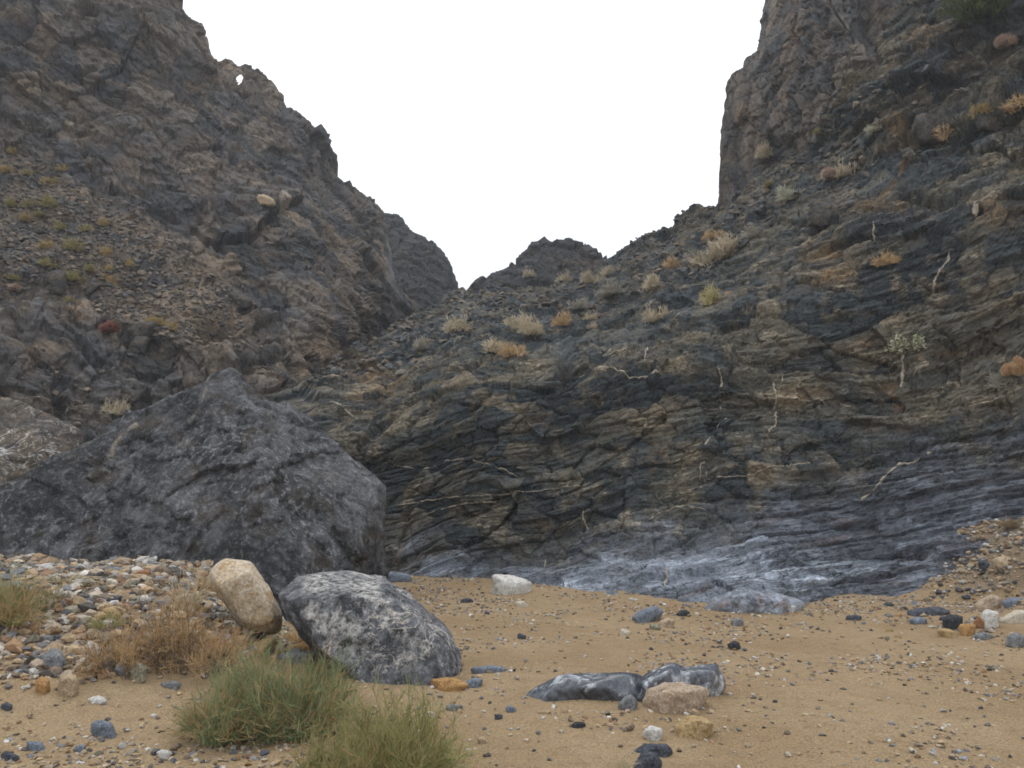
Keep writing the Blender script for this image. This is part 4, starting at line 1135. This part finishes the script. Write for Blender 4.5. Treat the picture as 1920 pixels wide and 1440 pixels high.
def plant_mat(name, c1, c2, scale=5.0):
    m = Mat(name, .8, .15)
    m.color(m.mix(m.step(m.noise(scale, 4, .6), .38, .62), c1, c2))
    return m.m
GM1 = plant_mat('green broom stems', (.180, .235, .110), (.275, .315, .155)); GM2 = plant_mat('olive broom stems', (.225, .235, .085), (.33, .32, .135))
BM1 = plant_mat('dry brown twigs', (.42, .265, .125), (.55, .38, .20)); SM1 = plant_mat('straw stalks', (.48, .39, .25), (.58, .49, .34))
WD1 = plant_mat('woody stems', (.15, .11, .07), (.22, .165, .11))

def obj_tubes(name, P, R, mat, parent, sides=3):
    V, Q = tubes(P, R, sides)
    return link(name, mesh_from(name, V, Q, True, mat), parent)

def shrub(px, py, rx, ry, h, label, nst, per, m_stem, m_leaf, seed, leafmix=None, name='shrub', spread=1.0, rad=.0022, twl=.14, droop=.25, lean=(0, 0)):
    rng = np.random.default_rng(seed)
    p = hit_ground(px, py)
    e = tag(empty(name, tuple(p)), label, 'shrub')
    Ps, Rs = [], []
    for i in range(9):
        a, q = rng.random() * math.tau, (0 if i == 0 else .75 * math.sqrt(rng.random()))
        k = rng.uniform(.45, .75) * (1 - .35 * q); hh = h * rng.uniform(.6, 1.05) * (1 - .45 * q)
        P, R = strands(nst // 9, rng, rx * k, ry * k, hh, rad * 1.7, 6, spread, droop, .3, .12, (lean[0] + rng.normal() * .07, lean[1]))
        P[..., 0] += math.cos(a) * q * rx; P[..., 1] += math.sin(a) * q * ry
        Ps.append(P); Rs.append(R)
    P, R = np.concatenate(Ps), np.concatenate(Rs)
    obj_tubes('stem', P, R, m_stem, e)
    Q, RQ = twigs(P, rng, per, twl, rad, 4)
    if leafmix is None: obj_tubes('foliage', Q, RQ, m_leaf, e)
    else:
        mk = rng.random(len(Q)) < leafmix[1] * np.clip(1.6 - 1.6 * Q[:, 0, 2] / h, .1, 1.6)
        obj_tubes('foliage', Q[~mk], RQ[~mk], m_leaf, e); obj_tubes('dry_twigs', Q[mk], RQ[mk], leafmix[0], e)
    return e
shrub(520, 1380, .66, .5, .82, 'blue green broom like shrub in front of the yellow domed stone', 760, 9, GM1, GM1, 1, (BM1, .30), rad=.0020, twl=.15)
shrub(765, 1470, .88, .5, .68, 'olive green broom like shrub cut by the bottom edge of the photo', 900, 9, GM2, GM2, 2, (BM1, .16), rad=.0018, twl=.13, lean=(.08, 0))
shrub(318, 1262, .78, .6, 1.0, 'dry brown tangled shrub on the left gravel bank', 300, 8, WD1, BM1, 3, None, rad=.0022, twl=.17, spread=1.05)
shrub(30, 1165, .5, .4, .55, 'green and brown shrub at the left edge beside the large cream stone', 380, 8, GM2, GM1, 4, (BM1, .55), rad=.0026, twl=.16)

def tuft(px, py, rx, h, label, n, mat, seed, name='dry_grass', cat='dry grass', spread=.9, rad=.003, droop=.3, lean=(0, 0)):
    rng = np.random.default_rng(seed); p = hit_ground(px, py)
    P, R = strands(n, rng, rx, rx, h, rad, 6, spread, droop, .2, .12, lean)
    V, Q = tubes(P, R)
    return tag(link(name, mesh_from(name, V, Q, True, mat), loc=tuple(p)), label, cat)
tuft(350, 1150, .42, .62, 'bleached straw stalks standing behind the dry brown shrub', 70, SM1, 11, spread=.8, rad=.005)
tuft(120, 1092, .5, .16, 'bundle of bleached twigs lying on the crest of the left bank', 60, SM1, 12, spread=1.0, rad=.005)
tuft(395, 1120, .3, .4, 'dry straw tuft against the cream and ochre boulder', 120, BM1, 13)
tuft(560, 1205, .36, .22, 'rusty dry grass under the left end of the veined boulder', 160, BM1, 14, spread=1.0)
tuft(1897, 992, .30, .26, 'dry grass tuft at the right edge on top of the bank', 260, plant_mat('tawny grass', (.24, .17, .095), (.36, .27, .16)), 15)
tuft(1168, 1452, .12, .14, 'short straw tuft beside the dark slate block at the bottom edge', 60, SM1, 16, spread=.6, rad=.002)
tuft(600, 1448, .10, .20, 'pale broken straw stalks at the bottom between gravel and olive shrub', 9, SM1, 17, spread=.35, rad=.005)
tuft(200, 1180, .28, .2, 'low green brown tuft left of the dry brown shrub', 140, GM2, 18)

# bushes on the slopes: a few shapes, copied
def bush_mesh(seed, mat_):
    rng = np.random.default_rng(seed)
    Ps, Rs = [], []
    for i in range(4):
        P, R = strands(24, rng, .32, .32, rng.uniform(.35, .8), .011, 5, 1.0, .3, .35, .14)
        P[..., 0] += rng.uniform(-.3, .3); P[..., 1] += rng.uniform(-.3, .3); Ps.append(P); Rs.append(R)
    P, R = np.concatenate(Ps), np.concatenate(Rs)
    Q, RQ = twigs(P, rng, 8, .18, .009, 3)
    V1, F1 = tubes(P, R); V2, F2 = tubes(Q, RQ)
    return mesh_from('foliage', np.concatenate([V1, V2]), np.concatenate([F1, F2 + len(V1)]), True, mat_)
BCOL = {'straw': ('pale straw', (.52, .44, .31), (.64, .55, .40)), 'grey': ('grey', (.34, .315, .26), (.44, .41, .34)), 'tan': ('orange tan', (.50, .34, .18), (.62, .45, .26)), 'yellow': ('yellowish', (.46, .39, .18), (.56, .49, .26)),
        'olive': ('olive yellow', (.28, .245, .10), (.37, .32, .14)), 'pale': ('pale green', (.44, .44, .33), (.54, .53, .41)), 'gold': ('golden', (.40, .29, .12), (.48, .37, .17)), 'dark': ('dark green', (.06, .08, .03), (.10, .125, .045))}
BM = {k: [bush_mesh(500 + 10 * i + j, plant_mat(k + ' bush', v[1], v[2])) for j in range(3)] for i, (k, v) in enumerate(BCOL.items())}
stem_me = {}
def slope_bush(px, py, w, col, label, group, seed, hk=.8, wide=1.0):
    r = random.Random(seed)
    p, n = spot(px, py + w * hk * .4, ROCKS)
    s = w / F * p[1] * 1.5
    e = tag(empty('bush', tuple(p + np.array([0, -.05, -.05]))), label, 'bush', group)
    o = link('foliage', BM[col][r.randrange(3)], e)
    o.scale = (s * wide, s, s * hk * 1.15); o.rotation_euler = (0, 0, r.uniform(0, 6.28) if wide == 1 else 0)
    return e
RG, LG = 'bushes on the slope above the dryfall', 'bushes on the left scree'
RB = [(855, 604, 38, 'straw', 'straw coloured bush left of the pale pair in the gully above the dryfall'), (972, 600, 40, 'straw', 'left bush of the pale pair above the dryfall lip'), (1002, 609, 38, 'straw', 'right bush of the pale pair above the dryfall lip'),
 (1050, 596, 32, 'tan', 'orange tan bush right of the pale pair above the lip'), (925, 645, 52, 'straw', 'largest straw bush on the dryfall lip'), (960, 653, 34, 'tan', 'orange tan bush touching the largest straw bush on the lip'), (785, 642, 32, 'grey', 'grey bush at the left end of the dryfall lip'),
 (990, 508, 20, 'straw', 'small straw bush on the left side of the far peak'), (1055, 517, 22, 'straw', 'small straw bush in the middle of the far peak'), (1112, 516, 28, 'straw', 'straw bush under the right shoulder of the far peak'), (1134, 508, 20, 'straw', 'straw bush in the gap right of the far peak'),
 (1150, 542, 46, 'grey', 'wide grey bush below the gap right of the far peak'), (1218, 530, 32, 'straw', 'straw bush right of the wide grey bush'), (1088, 566, 26, 'grey', 'grey bush low on the slope below the wide grey bush'), (1110, 588, 20, 'straw', 'small straw bush under the low grey bush'),
 (1107, 606, 16, 'straw', 'tiny straw bush lowest in the column below the far peak'), (1225, 588, 36, 'straw', 'flat straw bush on the ledge right of the lip'), (1265, 488, 30, 'tan', 'orange tan bush left of the wide straw bush below the skyline'), (1335, 553, 40, 'yellow', 'round yellow bush alone on the dark wall face'),
 (1337, 436, 26, 'tan', 'round orange tan bush just under the right skyline'), (1348, 467, 72, 'straw', 'widest straw bush below the foot of the tower'), (1305, 480, 34, 'grey', 'grey bush left of the widest straw bush'), (1440, 287, 34, 'straw', 'pale bush on the ledge of the tower'),
 (1472, 362, 36, 'pale', 'pale green grey bush at the foot of the tower'), (1412, 430, 46, 'grey', 'grey green bush below the tower left of the propped slab'), (1580, 320, 34, 'straw', 'pale bush beside the pink barrel cactus'), (1768, 252, 42, 'tan', 'orange tan bush behind the brown block high on the right'),
 (1902, 195, 58, 'tan', 'large orange tan bush at the right edge below the cactus cluster'), (1838, 206, 32, 'gold', 'golden bush left of the rounded grey boulder at the right'), (1636, 243, 22, 'pale', 'pale green plant on the face right of the tower'), (1530, 245, 14, 'olive', 'small olive plant low on the tower face'),
 (1660, 480, 32, 'tan', 'orange tan bush on the wall right of the rusty patch'), (1863, 712, 40, 'grey', 'grey bush below the orange cholla at the right edge'), (1440, 345, 16, 'olive', 'small olive bush under the tower ledge')]
for i, q in enumerate(RB): slope_bush(*q, RG, 700 + i, hk=.55 if q[2] > 44 else .8)
slope_bush(1850, 12, 110, 'dark', 'dark green bush at the top right corner', None, 790, .7)
LB = [(28, 281, 20, 'gold'), (17, 316, 20, 'gold'), (52, 318, 12, 'olive'), (97, 338, 24, 'gold'), (115, 313, 20, 'gold'), (27, 377, 20, 'olive'), (54, 378, 24, 'olive'), (88, 376, 30, 'olive'), (48, 404, 18, 'gold'), (75, 398, 16, 'olive'), (120, 421, 18, 'olive'), (158, 422, 22, 'olive'),
      (195, 412, 20, 'gold'), (82, 455, 22, 'gold'), (138, 461, 26, 'olive'), (200, 467, 24, 'gold'), (95, 488, 24, 'olive'), (148, 515, 28, 'olive'), (170, 504, 16, 'olive'), (212, 523, 24, 'gold'), (210, 500, 16, 'gold'), (250, 490, 16, 'gold'), (28, 514, 16, 'olive'), (278, 599, 20, 'gold'),
      (301, 600, 18, 'gold'), (316, 606, 20, 'gold'), (137, 561, 14, 'olive'), (222, 764, 32, 'straw')]
LAB = ['golden bush topmost on the left scree', 'golden bush at the left edge of the scree, second from the top', 'tiny olive bush between two golden bushes high on the scree', 'golden bush right of the tiny olive bush, lower of two', 'golden bush right of the tiny olive bush, upper of two',
 'leftmost olive bush in the row of three on the scree', 'middle olive bush in the row of three on the scree', 'largest olive bush, right end of the row of three on the scree', 'golden bush below the row of three olive bushes', 'small olive bush below the largest of the row of three', 'olive bush left of a near twin in mid scree',
 'olive bush in mid scree between a near twin and a golden bush', 'golden bush at the right edge of mid scree', 'golden bush at left of the middle scree above an olive one', 'olive bush halfway between two golden bushes in middle scree', 'golden bush at right of the middle scree', 'olive bush lower left on the scree above the squared block',
 'largest olive bush low on the scree', 'small olive bush touching the largest low olive bush', 'golden bush lowest right on the scree', 'small golden bush just above the lowest right one', 'small golden bush out on the rock right of the scree', 'olive bush at the left edge low on the scree', 'left golden bush of three on the ledge by the cave',
 'middle golden bush of three on the ledge by the cave', 'right golden bush of three on the ledge by the cave', 'tiny olive bush below the scree by the dark cliff', 'straw bush at the cliff foot above the pyramid boulder slope']
for i, (q, lab) in enumerate(zip(LB, LAB)): slope_bush(*q, lab, LG, 800 + i)

# hanging leafy shrub on the wall
def leafy(px, py, w, h, label, seed):
    rng = np.random.default_rng(seed); p, n = spot(px, py + h * .5, ROCKS); k = p[1] / F
    e = tag(empty('shrub', tuple(p)), label, 'shrub')
    P, R = strands(26, rng, w * k * .5, .25, h * k, .012, 6, .8, .2, .15, .1); obj_tubes('stem', P, R, WD1, e)
    ends = P[:, 2:].reshape(-1, 3); ends = ends[rng.integers(0, len(ends), 420)] + rng.normal(size=(420, 3)) * .05
    D = rng.normal(size=(420, 3)); D /= np.linalg.norm(D, axis=1, keepdims=True); E = np.cross(D, rng.normal(size=(420, 3))); E /= np.linalg.norm(E, axis=1, keepdims=True)
    s = .035; V = np.stack([ends - D * s, ends + E * s * .5, ends + D * s, ends - E * s * .5], 1).reshape(-1, 3)
    link('foliage', mesh_from('foliage', V, np.arange(420 * 4).reshape(-1, 4), False, plant_mat('pale leaves', (.30, .31, .20), (.46, .45, .33))), e)
leafy(1686, 637, 44, 50, 'pale leafy shrub rooted in a crack on the right wall', 31)
leafy(1372 + 345, 640, 14, 24, 'small pale sprig right of the leafy shrub on the wall', 32)

# cacti
def cactus_mat(name, c1, c2):
    m = Mat(name, .85, .15); m.color(m.mix(m.step(m.noise(9, 4), .4, .6), c1, c2)); return m.m
PINK = cactus_mat('pink spined cactus', (.28, .17, .13), (.38, .255, .20)); RED = cactus_mat('red spined cactus', (.16, .055, .04), (.24, .09, .065)); ORANGE = cactus_mat('orange spined cholla', (.30, .15, .07), (.42, .26, .14)); GREENC = cactus_mat('green cactus', (.07, .085, .06), (.11, .12, .085))
SPINE = cactus_mat('pale spines', (.44, .32, .26), (.52, .42, .34))
def barrel(parent, c, r, h, mat, spine, seed):
    """ribbed barrel with spines along the ribs"""
    rng = np.random.default_rng(seed); nr, nz = 26, 12
    a = np.arange(nr * 2) * math.tau / (nr * 2); z = np.linspace(0, 1, nz)
    prof = np.sqrt(np.clip(1 - (z * 2 - 1) ** 2 * .97, 0, 1)); prof[0] = .6; prof[-1] = .12
    rr = r * prof[:, None] * (1 + .09 * np.where(np.arange(nr * 2) % 2 == 0, 1, -1)[None])
    V = np.stack([rr * np.cos(a), rr * np.sin(a), np.broadcast_to((z * h)[:, None], rr.shape)], -1) + c
    i = np.arange(nz * nr * 2).reshape(nz, nr * 2); j = np.roll(i, -1, 1)
    Fq = np.stack([i[:-1], j[:-1], j[1:], i[1:]], -1).reshape(-1, 4)
    body = link('cactus_stem', mesh_from('cactus_stem', V.reshape(-1, 3), Fq, True, mat), parent)
    s = V[1:, ::2].reshape(-1, 3); s = np.repeat(s, 3, 0)
    d = s - (np.array(c) + np.array([0, 0, h * .45])); d /= np.linalg.norm(d, axis=1, keepdims=True); d += rng.normal(size=d.shape) * .5
    P = np.stack([s, s + d * r * .34], 1); R = np.stack([np.full(len(s), r * .035), np.full(len(s), r * .006)], 1)
    V2, Q = tubes(P, R); link('spines', mesh_from('spines', V2, Q, True, spine), body)
def cactus(px, py, label, heads, mat, spine, seed, name='barrel_cactus'):
    p, n = spot(px, py, ROCKS); k = p[1] / F
    e = tag(empty(name, tuple(p + np.array([0, -.05, 0]))), label, 'cactus')
    for i, (dx, dz, dy, r, h) in enumerate(heads): barrel(e, np.array([dx * k, dy * k, dz * k]), r * k, h * k, mat, spine, seed + i)
cactus(1885, 92, 'cluster of pink barrel cacti below the dark green bush', [(-14, 2, 0, 9, 18), (4, 0, -6, 10, 19), (18, 6, 0, 9, 18), (-6, 10, 6, 9, 19), (10, 14, 6, 9, 19)], PINK, SPINE, 41)
cactus(1550, 335, 'single pink barrel cactus on the rubble below the tower', [(0, 0, 0, 11, 20)], PINK, SPINE, 51)
cactus(1572, 332, 'small pale green barrel cactus right of the pink one', [(0, 0, 0, 6, 14)], cactus_mat('pale green cactus', (.25, .25, .16), (.34, .32, .22)), SPINE, 52)
cactus(1873, 278, 'tiny pink barrel cactus above the dark overhang at the right', [(0, 0, 0, 5, 10)], PINK, SPINE, 53)
cactus(203, 622, 'red barrel cactus cluster on the left scree', [(-8, 0, 0, 8, 14), (5, 2, -3, 9, 15), (12, 0, 0, 6, 11), (-1, 6, 5, 7, 13)], RED, cactus_mat('red spines', (.25, .10, .08), (.30, .14, .11)), 54)
cactus(33, 545, 'small reddish barrel cactus at the left edge of the scree', [(0, 0, 0, 9, 11)], RED, SPINE, 60)
cactus(1896, 708, 'orange brown cholla cactus at the right edge of the wall', [(-16, 0, 0, 6, 20), (-6, 2, -4, 7, 22), (5, 0, 0, 7, 22), (14, 4, 0, 7, 30), (10, 16, 3, 6, 22), (-10, 6, 5, 5, 18)], ORANGE, cactus_mat('blond spines', (.50, .33, .17), (.58, .42, .25)), 61, 'cholla_cactus')
cactus(819, 466, 'slim dark cactus standing on the far ridge skyline', [(0, -2, 0, 2.4, 14)], GREENC, GREENC, 75)

# ------------------------------------------------------------------ the damp air of the canyon
hz = bpy.data.materials.new('damp air'); hz.use_nodes = True
hn = hz.node_tree; hn.nodes.clear()
ho = hn.nodes.new('ShaderNodeOutputMaterial'); hv = hn.nodes.new('ShaderNodeVolumePrincipled')
hv.inputs['Density'].default_value = 0.0013; hv.inputs['Color'].default_value = (.93, .96, 1, 1); hv.inputs['Anisotropy'].default_value = .2
hn.links.new(hv.outputs[0], ho.inputs['Volume'])
bmz = bmesh.new(); bmesh.ops.create_cube(bmz, size=1)
for v in bmz.verts: v.co = Vector((v.co.x * 1100, v.co.y * 1000 + 50, -4 if v.co.z < 0 else 45))
me = bpy.data.meshes.new('haze'); bmz.to_mesh(me); bmz.free(); me.materials.append(hz)
tag(link('haze', me), kind='stuff')
